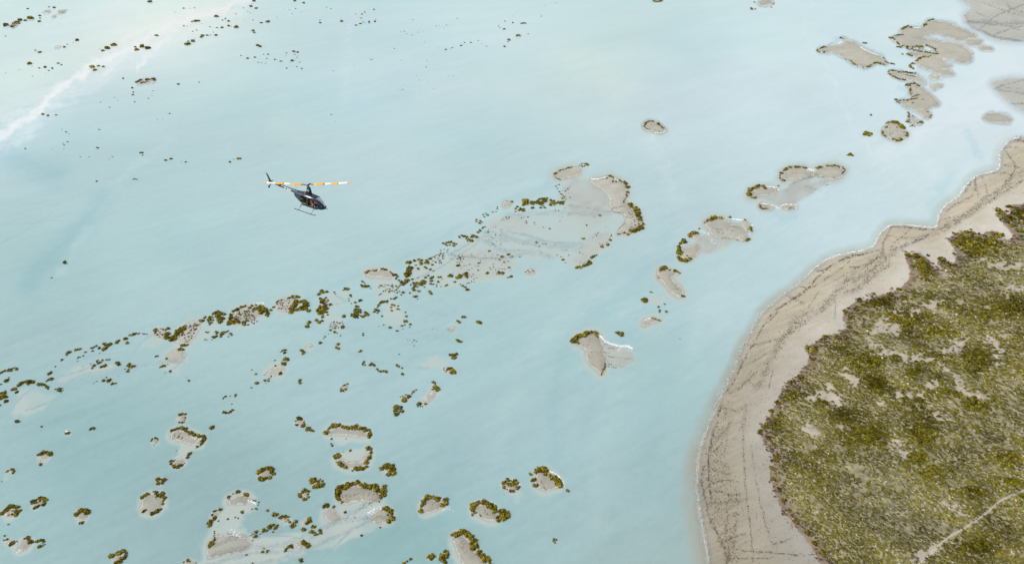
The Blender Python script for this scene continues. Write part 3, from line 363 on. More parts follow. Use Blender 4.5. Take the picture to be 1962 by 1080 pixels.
('dark clumps at the left edge, half way down','I','4|5 600;20 585;42 578/5|65 580;90 565;105 555;118 570','90 580 3;48 655 6;55 648 4;65 630 3;10 678 3;38 728 3;8 752 8;30 745 6;20 768 8;38 775 6;50 775 5;42 805 6;52 805 5;5 790 5;2 835 4'),
('wavy shoal at the left edge','I','5|125 690;145 680;175 665;198 672/6.5|210 660;240 660;262 672','285 678 6;298 682 6;310 686 4;325 682 5;340 690 4;350 700 5;355 712 4;345 655 3;100 716 6;110 716 6;125 738 5;205 683 3;362 645 5;378 642 6;385 638 4;372 597 5;362 604 5;378 588 3;435 718 6;445 730 5;410 715 3;460 712 3;465 725 2;420 728 2;455 742 2'),
('chain of clumps climbing from the left edge','I','4|670 412;690 405;718 400','408 548 3;460 498 4;455 505 3;512 443 6;500 452 5;490 464 4;517 438 3;560 425 5;572 424 5;590 420 5;635 440 4;580 481 4;590 478 3;615 470 3;571 509 2;683 433 4;735 412 5;733 450 2;770 380 5;778 390 5;800 388 7;815 382 7;805 395 5;770 422 7;782 412 6;760 378 4;860 374 5;875 360 6;868 370 4;920 345 6;932 345 5;935 340 4;940 373 6;952 378 3;957 317 4;984 314 6;992 308 6;1015 305 4;1030 306 3;1055 306 3;1068 306 3;1085 308 3'),
('scattered clumps on the lower left flat','I','','720 503 4;718 515 3;740 517 5;730 525 4;720 525 3;760 500 4;785 500 3;803 500 4;697 540 5;690 550 3;680 563 4;670 528 2;750 552 5;762 548 5;778 543 6;866 520 6;875 530 6;880 540 4;955 532 6;960 548 6;978 548 7;992 547 5;940 545 4;945 585 5;948 570 4;925 567 3;763 655 6;800 655 6;810 650 6;830 676 5;840 672 4;853 673 4;692 672 2;785 627 3;710 660 2;720 655 2;1153 474 4;1161 471 4;1233 490 5;1190 550 5;1202 545 5;1215 543 5;1180 556 3;1240 533 2;1255 583 4;1260 590 3;1222 592 2;1862 572 3;1890 604 5;1893 672 6;1906 668 5;1857 704 4;1398 651 4.5;1373 630 1.5;1740 760 5;1735 768 3;1700 765 3;1668 770 5;1650 780 3;1648 790 2;1712 826 3;1655 885 5;1672 890 5;1690 889 5;1705 882 5;1720 870 5'),
('notched clump left of the long left sandbar','I','6|1133 275;1150 272;1168 272/5|1182 272;1212 275/6.5|1230 275;1256 272/7.5|1245 288;1238 310;1225 332','1150 290 5;1148 300 4;1165 312 3'),
('long feathery sandbar in the left half','I','7|1272 358;1270 340;1282 320;1295 305;1312 290;1332 270;1350 255;1378 246/6|1292 345;1302 325;1320 300;1345 280;1365 264/5|1342 390;1365 393;1388 388','1335 418 7;1350 425 6;1325 424 5'),
('hooked thicket left of centre','I','7.5|1568 172;1585 158;1612 150;1642 156;1658 170;1650 192;1632 215;1625 238/6.5|1595 178;1625 175;1615 195;1620 210','1635 195 7;1490 212 6;1502 210 6;1478 208 5;1510 190 5;1515 180 4;1545 202 7;1550 187 6;1540 210 5;1568 205 5;1560 225 5;1550 236 4;1520 295 3;1537 298 4;1515 350 3;1530 352 2'),
('two small hooks under the hooked thicket','I','6|1582 295;1602 300;1600 318;1590 332;1575 342;1558 345/5.5|1632 332;1640 310;1652 295;1675 288;1700 298;1712 322','1608 295 4;1570 328 4;1690 325 3'),
('feathery sandbar left of the dense dark islet','I','6.5|1695 242;1692 220;1712 195;1705 175;1710 155;1725 135;1745 130;1770 120;1790 105;1815 98/7.5|1710 235;1722 215;1740 205;1762 205','1760 218 7;1745 220 6;1725 228 6;1770 230 4;1800 225 7;1805 238 6;1835 238 4;1825 210 6;1862 205 3;1860 220 3;1875 228 4;1882 205 3;1898 215 3;1845 115 5;1860 100 5;1880 122 6;1895 122 7;1910 125 7;1925 110 8;1920 130 7;1895 95 4;1920 95 3'),
]
SCAT = [ # loose small brown growth inside the flats: sheet, outline, count, smin, smax, brown
 ('Fz','300 650;460 640;450 870;340 870;300 760',34,1.6,3,1),('Fz','0 880;560 880;540 1075;0 1075',70,1.6,3.4,1),('Fz','960 345;1045 300;1045 420;960 420',34,1.6,3,1),('Fz','455 555;530 550;525 580;450 600',12,2,3.5,1),
 ('H','1260 350;1360 320;1350 410;1270 400',34,2.5,4,.6),('H','1320 300;1390 290;1380 340;1320 340',16,2,3.5,.8),('H','870 560;1040 550;1030 620;870 640',44,2.5,5,.4),('H','110 680;230 660;225 770;120 745',30,1.8,3.2,.7),
 ('H','1440 480;1600 470;1590 545;1500 560',22,2,3.5,.8),('H','470 850;600 820;625 885;520 895',26,2.2,4,.6),('H','1735 460;1800 465;1790 492;1735 490',12,2,3.5,1),('H','450 660;500 655;500 790;430 780',18,3,5,.3),
 ('H','1430 350;1500 350;1500 440;1440 440',16,2,3.5,.6),('I','1148 282;1228 282;1222 332;1160 332',20,1.8,3.2,.8),('I','1330 275;1400 225;1480 235;1440 300;1395 370;1320 365',62,2.2,4.2,.6),
 ('I','1720 150;1830 125;1900 125;1880 195;1780 212;1730 200',58,2.2,4.2,.5),('I','1520 175;1580 180;1560 230;1530 225',12,2,4,.5),('E','130 -10',0,1,1,1),
 ('D','1055 345;1180 345;1280 390;1120 385;1060 372',26,1.6,2.6,.3),('D','1080 640;1150 640;1150 720;1095 720',16,1.5,2.4,.6),('D','890 930;1040 960;1040 1020;920 1000',12,1.2,2,.8),('D','1075 835;1110 860;1090 925;1060 890',10,2,3.5,.2),
 ('Fz','1540 480;1630 560;1640 640;1560 690;1560 600',26,1.6,2.8,.5),('Fz','1290 240;1440 240;1500 290;1360 280',14,1.2,2.2,.8),('G','130 745;380 700;420 800;300 900',8,1.2,2,.8),('Fz','1290 790;1370 775;1380 800;1310 820',14,1.5,2.5,.8),
 ('Fz','1110 960;1220 900;1240 940;1130 990',18,1.4,2.4,.8),('K','900 360;1060 370;1060 390;920 385',12,1.5,2.5,.8),('K','1140 560;1190 580;1190 650;1160 620',12,2,3.5,.7),('K','900 600;1000 600;1000 650;910 640',8,1.4,2.4,.8),
 ('K','480 760;560 760;620 800;570 815',14,2,3.5,.5),('K','280 860;360 870;350 940;290 930',10,1.5,2.5,.9),('L','1250 120;1350 110;1350 160;1260 150',14,1.4,2.4,.8),('L','1270 340;1350 320;1350 360;1280 362',10,1.5,2.5,.6),
 ('J','1345 560;1420 560;1415 590;1360 590',12,1.6,2.6,.9),('J','1030 765;1090 765;1080 800;1040 800',14,1.6,2.8,.7),('P','22 42;38 42;30 52;22 52',14,2,3.5,.5),('P','264 154;284 154;284 160;266 161',12,1.5,2.5,.8),
 ('P','112 21;126 21;124 26;114 26',12,1,1.8,.9),('P','86 22;96 22;94 26;87 26',8,1,1.6,.9),('P','550 103;578 103;580 131;552 130',16,1,1.8,.8),('J','1090 340;1150 345;1140 400;1100 395',8,1.2,2,.8),
]
SKY_RGB = (.46, .49, .54); IRR_RGB = (1.36, 1.37, 1.37)
# ---------------------------------------------------------------- height and colour of the ground, as functions of where one stands
BARP = [(chaikin(conv(s, o), 2), b) for s, o, b in BARS]
FLATP = [(chaikin(conv(s, o), 2), d, e) for s, o, d, e in FLATS]
LANDP = chaikin(LAND, 1); VEGP = chaikin(VEG, 1); MNP = chaikin(MAINLAND_N, 1); MMP = chaikin(MAINLAND_M, 1)
COASTL = chaikin(COAST, 2, False)
PATHP = chaikin(PATH, 2, False)
def lin(c): c = np.asarray(c, float)/255; return np.where(c < .04045, c/12.92, ((c+.055)/1.055)**2.4)
def terrain(X, Y, full=True):
    """X, Y: map coordinates. Returns height, sand colour, region id (0 lake bed, 1 beach, 2 scrub ground, 10+ sandbars), submerged flat amount"""
    # small wobble of every shore line
    wx = X+(fbm(X/9, Y/6, 3)-.5)*7; wy = Y+(fbm(X/9, Y/6, 8)-.5)*5
    h = -0.62+0.16*(fbm(X/80, Y/50, 5)-.5)
    flat = np.zeros(X.shape)
    na, nb, nd_ = fbm(X/26, Y/16, 31)-.5, fbm(X/26, Y/16, 37)-.5, fbm(X/22, Y/10, 21)-.5
    for P, d, e in FLATP:
        s = sdf(wx+na*e*3.4, wy+nb*e*2.4, P, 4*e+8)
        t = sst(-2.6*e, 1.2*e, s); dd = d+.05*nd_
        h = np.maximum(h, h*(1-t)-dd*t); flat = np.maximum(flat, t)
    reg = np.zeros(X.shape, np.int32); br = np.ones(X.shape)
    for k, (P, b) in enumerate(BARP):
        s = sdf(wx, wy, P, 16)
        sc = max(1.0, min(3.0, (P[:, 0].max()-P[:, 0].min())/14))
        hb = np.where(s > 0, (.13 if b < 1.045 else .05)*sst(0, 3.6*sc, s)+.02, -.5*sst(0, 9*sc+3, -s)-.004)
        m = hb > h; h = np.where(m, hb, h); reg = np.where(s > -.3, 10+k, reg); br = np.where(s > -2, b, br)
    for P, rid in ((LANDP, 1), (MNP, 3), (MMP, 3)):
        s = sdf(wx*.35+X*.65, wy*.35+Y*.65, P, 220)
        if rid == 1:
            ww = 26+34*sst(600, 1050, Y)          # the shelf before the beach gets wider towards the viewer
            hb = np.where(s > 0, .03+.9*sst(0, 130, s), -.03-.6*sst(0, ww*1.7, -s))
        else: hb = np.where(s > 0, .02+.3*sst(0, 120, s), -.02-.45*sst(0, 70, -s))
        m = hb > h; h = np.where(m, hb, h); reg = np.where(s > -.5, rid, reg)
    sv = sdf(wx, wy, VEGP, 260)
    reg = np.where((sv > 0) & (reg == 1), 2, reg)
    h = h+np.where(sv > 0, .35*sst(0, 60, sv)+.5*(fbm(X/38, Y/26, 51)-.4)*sst(0, 40, sv), 0)
    if not full: return h, sv
    # colours -------------------------------------------------------------
    gx, gy, gd = ground(X, Y)
    sand = lin((190, 181, 168))*np.ones(X.shape+(3,))
    n1 = fbm(gx/14, gy/14, 61); n2 = fbm(gx/1.6, gy/1.6, 62, 3); n3 = fbm(gx/5, gy/5, 66)
    bed = lin((212, 213, 205)); c = np.ones(X.shape+(3,))*bed*(1+.08*sst(-.5, -.02, h))[..., None]
    isl = reg >= 10
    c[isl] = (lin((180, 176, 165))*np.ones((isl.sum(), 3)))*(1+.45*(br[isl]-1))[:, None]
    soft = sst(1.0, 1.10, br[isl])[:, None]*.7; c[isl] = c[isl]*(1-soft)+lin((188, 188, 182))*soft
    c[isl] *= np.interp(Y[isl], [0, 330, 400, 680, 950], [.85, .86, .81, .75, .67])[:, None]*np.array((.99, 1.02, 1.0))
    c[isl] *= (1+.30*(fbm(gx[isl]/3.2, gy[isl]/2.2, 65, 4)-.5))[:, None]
    # grey damp margins and drying cracks on the bars
    c[isl] *= (1-.07*sst(.10, .01, h[isl]))[:, None]
    m3 = reg == 3
    c[m3] = lin((177, 179, 171)); c[m3] *= (1-.12*sst(.03, .3, h[m3])+.10*n1[m3])[:, None]
    # beach: ochre tidal band, pale ribs running to the water, pinkish grey belt by the scrub
    mb = (reg == 1) | (reg == 2)
    ds = seg_dist(X[mb], Y[mb], COASTL, False); xb, yb = X[mb], Y[mb]
    rib = fbm((xb*.35+yb*.94)/3.0, (xb*.94-yb*.35)/46, 71, 3)
    rib2 = fbm((xb*.45+yb*.9)/9, (xb*.9-yb*.45)/60, 73, 3)
    cb = np.ones((mb.sum(), 3))*lin((184, 178, 162))
    pal = lin((199, 194, 184)); och = lin((172, 157, 130)); pink = lin((187, 174, 162))
    svb = sv[mb]
    wdt = np.maximum(ds+np.maximum(-svb, 0), 12); u = ds/wdt
    t = sst(.62, .9, u+.25*(n1[mb]-.5)); cb = cb*(1-t[:, None]*.6)+pal*t[:, None]*.6
    t = sst(.6, .3, u+.5*(rib2-.5))*sst(.05, .2, u)*.35; cb = cb*(1-t[:, None])+och*t[:, None]
    t = sst(.5, .8, rib2)*sst(.3, .6, u)*.6; cb = cb*(1-t[:, None])+pink*t[:, None]
    cb *= (1+.34*(rib-.5)*sst(1.0, .3, u))[:, None]
    chn = np.zeros(xb.shape)                           # churned belts under the hoof trails
    xq = xb+(fbm(xb/14, yb/14, 171, 3)-.5)*5; yq = yb+(fbm(xb/14, yb/14, 173, 3)-.5)*5
    for s_h, line_h, sp_h, de_h in HOOF:
        if s_h in ('Q', 'Rz', 'S'): chn = np.maximum(chn, gline(xq, yq, conv(s_h, line_h), 1.3+sp_h*.9)*min(1, .35+.22*sp_h+.2*de_h))
    chn *= .4+.9*fbm(gx[mb]/.8, gy[mb]/.8, 75, 3)
    chn = np.clip(chn, 0, 1)*.38; cb = cb*(1-chn[:, None])+cb*np.array((.52, .48, .44))*chn[:, None]
    cb *= (1-.2*sst(9, 0, ds))[:, None]                # wet edge
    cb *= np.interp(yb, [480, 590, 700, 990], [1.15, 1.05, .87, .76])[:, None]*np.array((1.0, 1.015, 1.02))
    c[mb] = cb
    # ground under the scrub
    mv = reg == 2
    if mv.any():
        x, y = X[mv], Y[mv]; s = sv[mv]
        und = lin((152, 145, 116)); mott = fbm(gx[mv]/.9, gy[mv]/.9, 81, 3)
        cv = np.ones((mv.sum(), 3))*und*(1+1.2*(mott-.5))[:, None]
        t = sst(30, 6, s)*.8; cv = cv*(1-t[:, None])+lin((140, 122, 110))*t[:, None]*(1+.6*(mott-.5))[:, None]
        bare = bare_amount(x, y)
        bare = bare*.72; cv = cv*(1-bare[:, None])+lin((205, 197, 186))*bare[:, None]
        c[mv] = cv
    c *= (1+.16*(n2-.5)+.10*(n3-.5)+.14*(n1-.5))[..., None]
    # trampled trails
    tr = trails(X, Y)*np.where(isl, .55, .85)
    c = c*np.where(isl, .90+.06*flat, np.where((reg == 1)|(reg == 2), .74, .80))[..., None]*np.array((1, 1, .985))
    c = c*(1-tr[..., None])+c*np.array((.40, .40, .47))*tr[..., None]
    h = h+np.where(reg == 0, tr*.012, 0)
    return h, c, reg, flat, sv, tr
def trails(X, Y):
    wx = X+(fbm(X/9, Y/6, 3)-.5)*4+(fbm(X/30, Y/18, 12)-.5)*8; wy = Y+(fbm(X/9, Y/6, 8)-.5)*3+(fbm(X/30, Y/18, 14)-.5)*6; gx, gy, gd = ground(X, Y)
    tr = np.zeros(X.shape)
    qn = [(fbm(X/20, Y/12+q*9, 77)-.5)*3 for q in (-1, 0, 1)]
    for s, o, wd in TRACKS_SOFT:
        P = conv(s, o)
        if wd > 2.1:      # a braid of narrow paths
            for q in (-1, 0, 1): tr = np.maximum(tr, gline(wx, wy+q*wd*.9+qn[q+1]*wd, P, max(1.1, wd*.30))*.75)
            tr = np.maximum(tr, gline(wx, wy, P, wd*1.4)*.28)
        else: tr = np.maximum(tr, gline(wx, wy, P, wd*.8))
    return np.clip(tr*(.45+1.0*fbm(gx/.7, gy/1.3, 91, 2)), 0, 1)
def bare_amount(x, y):
    b = np.zeros(x.shape); nn = fbm(x/11, y/8, 101, 5); n5 = fbm(x/11, y/8, 105, 5)
    for s, o, wd in BARE: b = np.maximum(b, gline(x+(nn-.5)*34, y+(n5-.5)*26, conv(s, o), wd*1.3))
    b = np.clip(b*1.2, 0, 1)
    mot = fbm(x/5.5, y/3.6, 103, 3)
    b = .9*b*sst(.40, .66, mot+.16*b)
    return np.clip(np.maximum(b, np.exp(-(seg_dist(x, y, PATHP, False)/1.7)**2)*1.5), 0, 1)

# sand and mud material: colour of each spot, fine grain, damp gloss close to the water
m_sand, t, N, L = material('sand')
at = N('ShaderNodeAttribute', attribute_name='col'); ah = N('ShaderNodeAttribute', attribute_name='wet')
geo = N('ShaderNodeNewGeometry'); nz = N('ShaderNodeTexNoise'); nz.inputs['Scale'].default_value = 3.2; nz.inputs['Detail'].default_value = 5
mr = N('ShaderNodeMapRange'); mr.inputs[1].default_value = .3; mr.inputs[2].default_value = .7; mr.inputs[3].default_value = .93; mr.inputs[4].default_value = 1.07
mx = N('ShaderNodeVectorMath', operation='SCALE'); L(geo.outputs['Position'], nz.inputs['Vector']); L(nz.outputs['Fac'], mr.inputs[0])
L(at.outputs['Color'], mx.inputs[0]); L(mr.outputs[0], mx.inputs['Scale'])
b = N('ShaderNodeBsdfPrincipled'); L(mx.outputs[0], b.inputs['Base Color'])
rr = N('ShaderNodeMapRange'); rr.inputs[3].default_value = .9; rr.inputs[4].default_value = .38; L(ah.outputs['Fac'], rr.inputs[0]); L(rr.outputs[0], b.inputs['Roughness'])
b.inputs['Specular IOR Level'].default_value = .3
bp = N('ShaderNodeBump'); bp.inputs['Strength'].default_value = .35; bp.inputs['Distance'].default_value = .08; L(nz.outputs['Fac'], bp.inputs['Height']); L(bp.outputs[0], b.inputs['Normal'])
o = N('ShaderNodeOutputMaterial'); L(b.outputs[0], o.inputs[0])

def axis(lo, a, b_, hi, st, grow=1.18):
    core = list(np.arange(a, b_+st, st)); l = []; v = core[0]; s = st
    while v > lo: s *= grow; v -= s; l.append(max(v, lo))
    r = []; v = core[-1]; s = st
    while v < hi: s *= grow; v += s; r.append(min(v, hi))
    return np.array(l[::-1]+core+r)
def grid_faces(ny, nx):
    i = np.arange(ny-1)[:, None]*nx+np.arange(nx-1)[None, :]
    return np.stack([i, i+1, i+nx+1, i+nx], -1).reshape(-1, 4)[:, ::-1]
gx_ax = axis(-3200, -40, 2000, 5200, 2.4); gy_ax = axis(-372, -24, 1110, 2300, 2.4)
PX, PY = np.meshgrid(gx_ax, gy_ax)
hT, cT, regT, flatT, svT, trT = terrain(PX, PY)
wx_, wy_, wd_ = ground(PX, PY)
V = np.stack([wx_, wy_, hT], -1).reshape(-1, 3)
Fa = grid_faces(*PX.shape)
rf = regT.reshape(-1)[Fa]; rf = rf.max(1)
wetT = sst(.10, .0, hT).reshape(-1)
def cut(name, mask):
    f = Fa[mask]
    if not len(f): return None
    u, inv = np.unique(f, return_inverse=True)
    me = np_mesh(name, V[u], inv.reshape(-1, 4), m_sand, cT.reshape(-1, 3)[u], True, {'wet': wetT[u]})
    o = link(name, me); tag(o, kind='structure'); return o
tag(cut('lake_bed', rf == 0), 'pale grey mud of the lake bed seen through the milky water')
tag(cut('beach', rf == 1), 'curved beige beach covered with hoof prints, between turquoise water and green scrub')
tag(cut('ground', rf == 2), 'pale dusty ground under the low green scrub at the right')
tag(cut('mud_flat', rf == 3), 'grey mud flats crossed by trails in the upper right corner')
for k in range(len(BARP)):
    o = cut('sandbar', rf == 10+k)

# ---------------------------------------------------------------- the milky lake
ANCH = [(50,250,(193,221,228)),(20,150,(212,230,228)),(300,30,(218,234,232)),(150,350,(180,208,210)),(60,500,(166,198,200)),(300,480,(178,208,210)),(700,200,(197,222,226)),(1000,60,(206,228,231)),(1150,130,(203,224,222)),
 (1250,180,(198,221,225)),(1500,100,(210,231,234)),(1800,300,(212,232,235)),(1900,200,(218,234,238)),(1600,400,(200,224,228)),(1250,400,(187,213,217)),(900,350,(186,214,218)),(600,500,(180,210,213)),(400,600,(174,204,206)),
 (100,650,(165,196,199)),(200,850,(150,186,189)),(400,950,(148,180,182)),(900,900,(159,192,196)),(900,700,(168,201,204)),(1100,800,(167,199,203)),(1250,950,(164,193,195)),(1250,700,(168,199,201)),(1400,550,(189,216,220)),
 (1200,480,(181,209,213)),(700,700,(170,202,205)),(800,1050,(146,184,184)),(1700,200,(210,231,235)),(1500,250,(204,227,231)),(1290,1050,(162,186,186)),(500,320,(184,212,214)),(1240,560,(176,206,210)),(100,310,(174,206,208))]
LUM = WATER_GAIN = 1.0
ax2 = axis(-3200, -40, 2000, 5200, 3.0); ay2 = axis(-372, -24, 1110, 2300, 3.0)
QX, QY = np.meshgrid(ax2, ay2)
hW = terrain(QX, QY, False)[0]
wx2, wy2, wd2 = ground(QX, QY)
cx = np.clip(QX, -100, 2060); cy = np.clip(QY, -40, 1120)
acc = np.zeros(QX.shape+(3,)); ws = np.zeros(QX.shape)
for ax_, ay_, c_ in ANCH:
    k = 1/(((cx-ax_)/1.0)**2+((cy-ay_)*1.3)**2+90**2)**1.6; acc += k[..., None]*lin(c_); ws += k
tgt = acc/ws[..., None]
# what the surface mirrors at this slant is taken off, so that the body colour is that of the water itself
cosi = CAM_H/wd2; fres = .02+.98*(1-cosi)**5
SKYR = np.array(SKY_RGB); IRR = np.array(IRR_RGB)
body = (tgt-fres[..., None]*SKYR)/(IRR*(1-fres[..., None]))
med = np.median(body[(QX > 0)&(QX < 1962)&(QY > 0)&(QY < 1080)], 0)
body = med+(body-med)*.95
body = body*.975
body = np.clip(body, med*.6, med*2.1)
# streaks of stirred up silt, drawn out along the wind
u_ = (wx2*.80+wy2*.60); v_ = (-wx2*.60+wy2*.80)
st1 = fbm(u_/30, v_/4.5, 201, 5)-.5; st2 = fbm(wx2/30, wy2/30, 207, 5)-.5; st3 = fbm(u_/7, v_/1.3, 211, 3)-.5; st4 = fbm(wx2/.9, wy2/.9, 213, 2)-.5
near = sst(520, 120, wd2)
body = body*(1+.06*st1+.08*st2+.085*st3*near+.06*st4*near)[..., None]
tealn = fbm(wx2/55+9, wy2/40, 221, 3)-.5
body = body*(1+tealn[..., None]*np.array((-.10, .0, -.02)))
silt = np.zeros(QX.shape)
wob = fbm(QX/16, QY/12, 231, 4)-.5; wob2 = fbm(QX/16, QY/12, 237, 4)-.5
SX, SY = QX+wob*26, QY+wob2*20
for pts, wd, a in (('-10 276;20 248;60 220;80 205;110 170;150 150;170 125;200 118;240 98;280 82;310 55;350 42;400 28;440 12;470 0;520 -20', 10, .95), ('20 240;110 196;160 158;230 130;300 84;380 50;450 20', 20, .42), ('-10 215;60 190;120 170', 14, .3), ('60 60;130 45;200 25;260 5', 10, .25), ('-10 230;40 212;85 196', 4, .5), ('200 140;230 112;262 95;300 68;350 48;420 20', 9, .6),
                   ('262 130;285 105;305 85;330 70', 6, .9), ('0 232;60 214;110 200', 5, .6), ('30 262;70 240;85 215', 7, .35), ('430 12;380 26;330 30;270 60;200 100', 7, .6), ('118 40;160 30;200 15;250 -2', 3, .55), ('0 260;40 230;70 240;40 265;-10 285', 14, .45), ('1544 30;1541 60;1545 78;1553 100;1567 113;1580 125;1592 145;1602 168;1612 197;1623 220;1636 241;1642 258;1670 290;1688 330', 3.2, .30),
                   ('1250 256;1249 266;1262 280;1278 320', 3, .3), ('120 520;165 440;205 380;262 310;330 270', 8, .13), ('1690 60;1760 20;1850 20;1840 60', 22, .3), ('1840 60;1900 100;1960 150;1900 190;1700 290', 30, .35), ('690 10;668 60;665 120;660 200', 9, .16), ('150 120;200 160;180 175;160 180',7,.3),
                   ('1240 560;1225 600;1180 610', 12, .12), ('940 900;985 740;1060 620;1160 530', 24, .09), ('1100 860;1090 760;1130 680;1220 600', 16, .06), ('1280 330;1300 400;1270 470;1200 540', 16, .08), ('1460 430;1400 520;1350 600;1310 720', 18, .07), ('1140 1000;1150 850;1200 740', 30, .08), ('1240 270;1280 330;1290 380', 14, .15), ('1700 270;1760 300;1800 340;1850 330', 12, .2)):
    g = gline(SX, SY, conv('P', pts), wd)
    silt = np.maximum(silt, g*a)
fine = fbm(u_/6, v_/1.6, 241, 4)
silt = silt*sst(.14, .64, fine*.75+.34*silt)*(.75+.5*fbm(wx2/3, wy2/3, 243, 3))
silt = np.clip(silt, 0, 1)
deep = np.zeros(QX.shape)
for pts, wd, a in (('50 545;110 480;160 430;200 380', 20, .5), ('20 300;60 320;110 335', 26, .5), ('1575 90;1592 80;1606 75', 4, .9), ('1488 350;1475 358;1465 362', 5, .5), ('1850 250;1862 280;1880 300', 6, .45), ('1820 340;1790 380;1780 420', 12, .35), ('1728 170;1738 175;1735 190', 7, .5),
                   ('1735 205;1738 220', 4, .3), ('1060 330;1050 360;1030 372;960 385;930 400', 9, .22), ('1480 412;1500 420;1520 415', 9, .35), ('590 560;595 600;590 620', 6, .2), ('700 520;660 540;600 560', 10, .15), ('880 430;850 460;760 500', 8, .18),
                   ('860 860;850 1000;700 1060', 30, .16), ('1280 500;1220 560;1240 620;1110 680', 22, .16), ('600 190;700 200;760 180', 36, .22), ('1290 80;1330 110;1390 95', 30, .12), ('330 470;420 480;480 430', 40, .10), ('1290 420;1245 520;1160 590;1085 660;1055 760;1065 900', 13, .24), ('1300 640;1260 760;1240 900', 24, .10)):
    deep = np.maximum(deep, gline(SX, SY, conv('P', pts), wd)*a)
body = body*(1-silt[..., None])+np.array((.86, .93, .95))*.74*silt[..., None]
body = body*(1-deep[..., None]*np.array((.36, .16, .10)))
cream = np.maximum(gline(QX+wob*60, QY+wob2*40, conv('P', '0 190;120 120;260 60;420 5'), 42)*.5, np.maximum(gline(QX+wob*60, QY+wob2*40, conv('P', '1080 110;1150 130;1190 165'), 34)*.35, gline(QX+wob*60, QY+wob2*40, conv('P', '540 245;580 255'), 26)*.3))
body = body*(1+cream[..., None]*np.array((.20, .09, -.02)))
depth = np.maximum(-hW, 0)
# stirred up, paler water where it is only a few centimetres deep
pale = sst(.32, .02, depth); pale = pale*(.62+.38*sst(.3, .6, fbm(wx2/4, wy2/4, 251, 4)))
coast = sdf(QX, QY, LANDP, 140); coastw = sst(-95, -6, coast)*sst(380, 720, QY)
sed = lin((190, 204, 197))/1.37*np.ones(body.shape)*(1-coastw[..., None])+lin((168, 172, 160))/1.37*coastw[..., None]
far_ = sst(300, 110, QY)[..., None]; sed = sed*(1-far_)+lin((206, 216, 218))/1.37*far_
pale = pale*(.94+.03*coastw)
wmx = (sst(340, 220, QY)*(coastw < .3))[..., None]; sed = sed*(1-wmx)+np.maximum(sed, body*1.01)*wmx
body = body*(1-pale[..., None])+sed*pale[..., None]
thin = sst(.062, .022, depth)*(1-coastw)*sst(200, 300, QY); thin = (thin*.8)[..., None]; body = body*(1-thin)+lin((205, 211, 205))/1.37*thin
trW = trails(QX, QY); body = body*(1-(trW*(.25+.75*sst(.25, .09, depth)))[..., None]*np.array((.30, .25, .17)))
body = np.clip(body, .02, .9)
# how much of the bed the suspended silt hides, from the depth of the water
alpha = 1-np.exp(-depth/.022)
alpha = np.clip(.14+.88*alpha, 0, .985)
m_water, t, N, L = material('milky_water')
at = N('ShaderNodeAttribute', attribute_name='col'); aa = N('ShaderNodeAttribute', attribute_name='murk'); geo = N('ShaderNodeNewGeometry')
mp = N('ShaderNodeMapping'); mp.inputs['Rotation'].default_value = (0, 0, R(-36)); mp.inputs['Scale'].default_value = (.45, 1.7, 1)
nz = N('ShaderNodeTexNoise'); nz.inputs['Scale'].default_value = 1.5; nz.inputs['Detail'].default_value = 6; nz.inputs['Roughness'].default_value = .62
L(geo.outputs['Position'], mp.inputs[0]); L(mp.outputs[0], nz.inputs['Vector'])
bp = N('ShaderNodeBump'); bp.inputs['Strength'].default_value = .30; bp.inputs['Distance'].default_value = .10; L(nz.outputs['Fac'], bp.inputs['Height'])
nz2 = N('ShaderNodeTexNoise'); nz2.inputs['Scale'].default_value = 2.6; nz2.inputs['Detail'].default_value = 3; L(geo.outputs['Position'], nz2.inputs['Vector'])
mr = N('ShaderNodeMapRange'); mr.inputs[1].default_value = .3; mr.inputs[2].default_value = .7; mr.inputs[3].default_value = .975; mr.inputs[4].default_value = 1.025; L(nz2.outputs['Fac'], mr.inputs[0])
mx = N('ShaderNodeVectorMath', operation='SCALE'); L(at.outputs['Color'], mx.inputs[0]); L(mr.outputs[0], mx.inputs['Scale'])
df = N('ShaderNodeBsdfDiffuse'); L(mx.outputs[0], df.inputs['Color'])
tr_ = N('ShaderNodeBsdfTransparent'); m1 = N('ShaderNodeMixShader'); L(aa.outputs['Fac'], m1.inputs[0]); L(tr_.outputs[0], m1.inputs[1]); L(df.outputs[0], m1.inputs[2])
fr = N('ShaderNodeFresnel'); fr.inputs['IOR'].default_value = 1.33; L(bp.outputs[0], fr.inputs['Normal'])
gl = N('ShaderNodeBsdfGlossy'); gl.inputs['Roughness'].default_value = .12; L(bp.outputs[0], gl.inputs['Normal'])
m2 = N('ShaderNodeMixShader'); L(fr.outputs[0], m2.inputs[0]); L(m1.outputs[0], m2.inputs[1]); L(gl.outputs[0], m2.inputs[2])
o = N('ShaderNodeOutputMaterial'); L(m2.outputs[0], o.inputs[0])
Wf = grid_faces(*QX.shape)
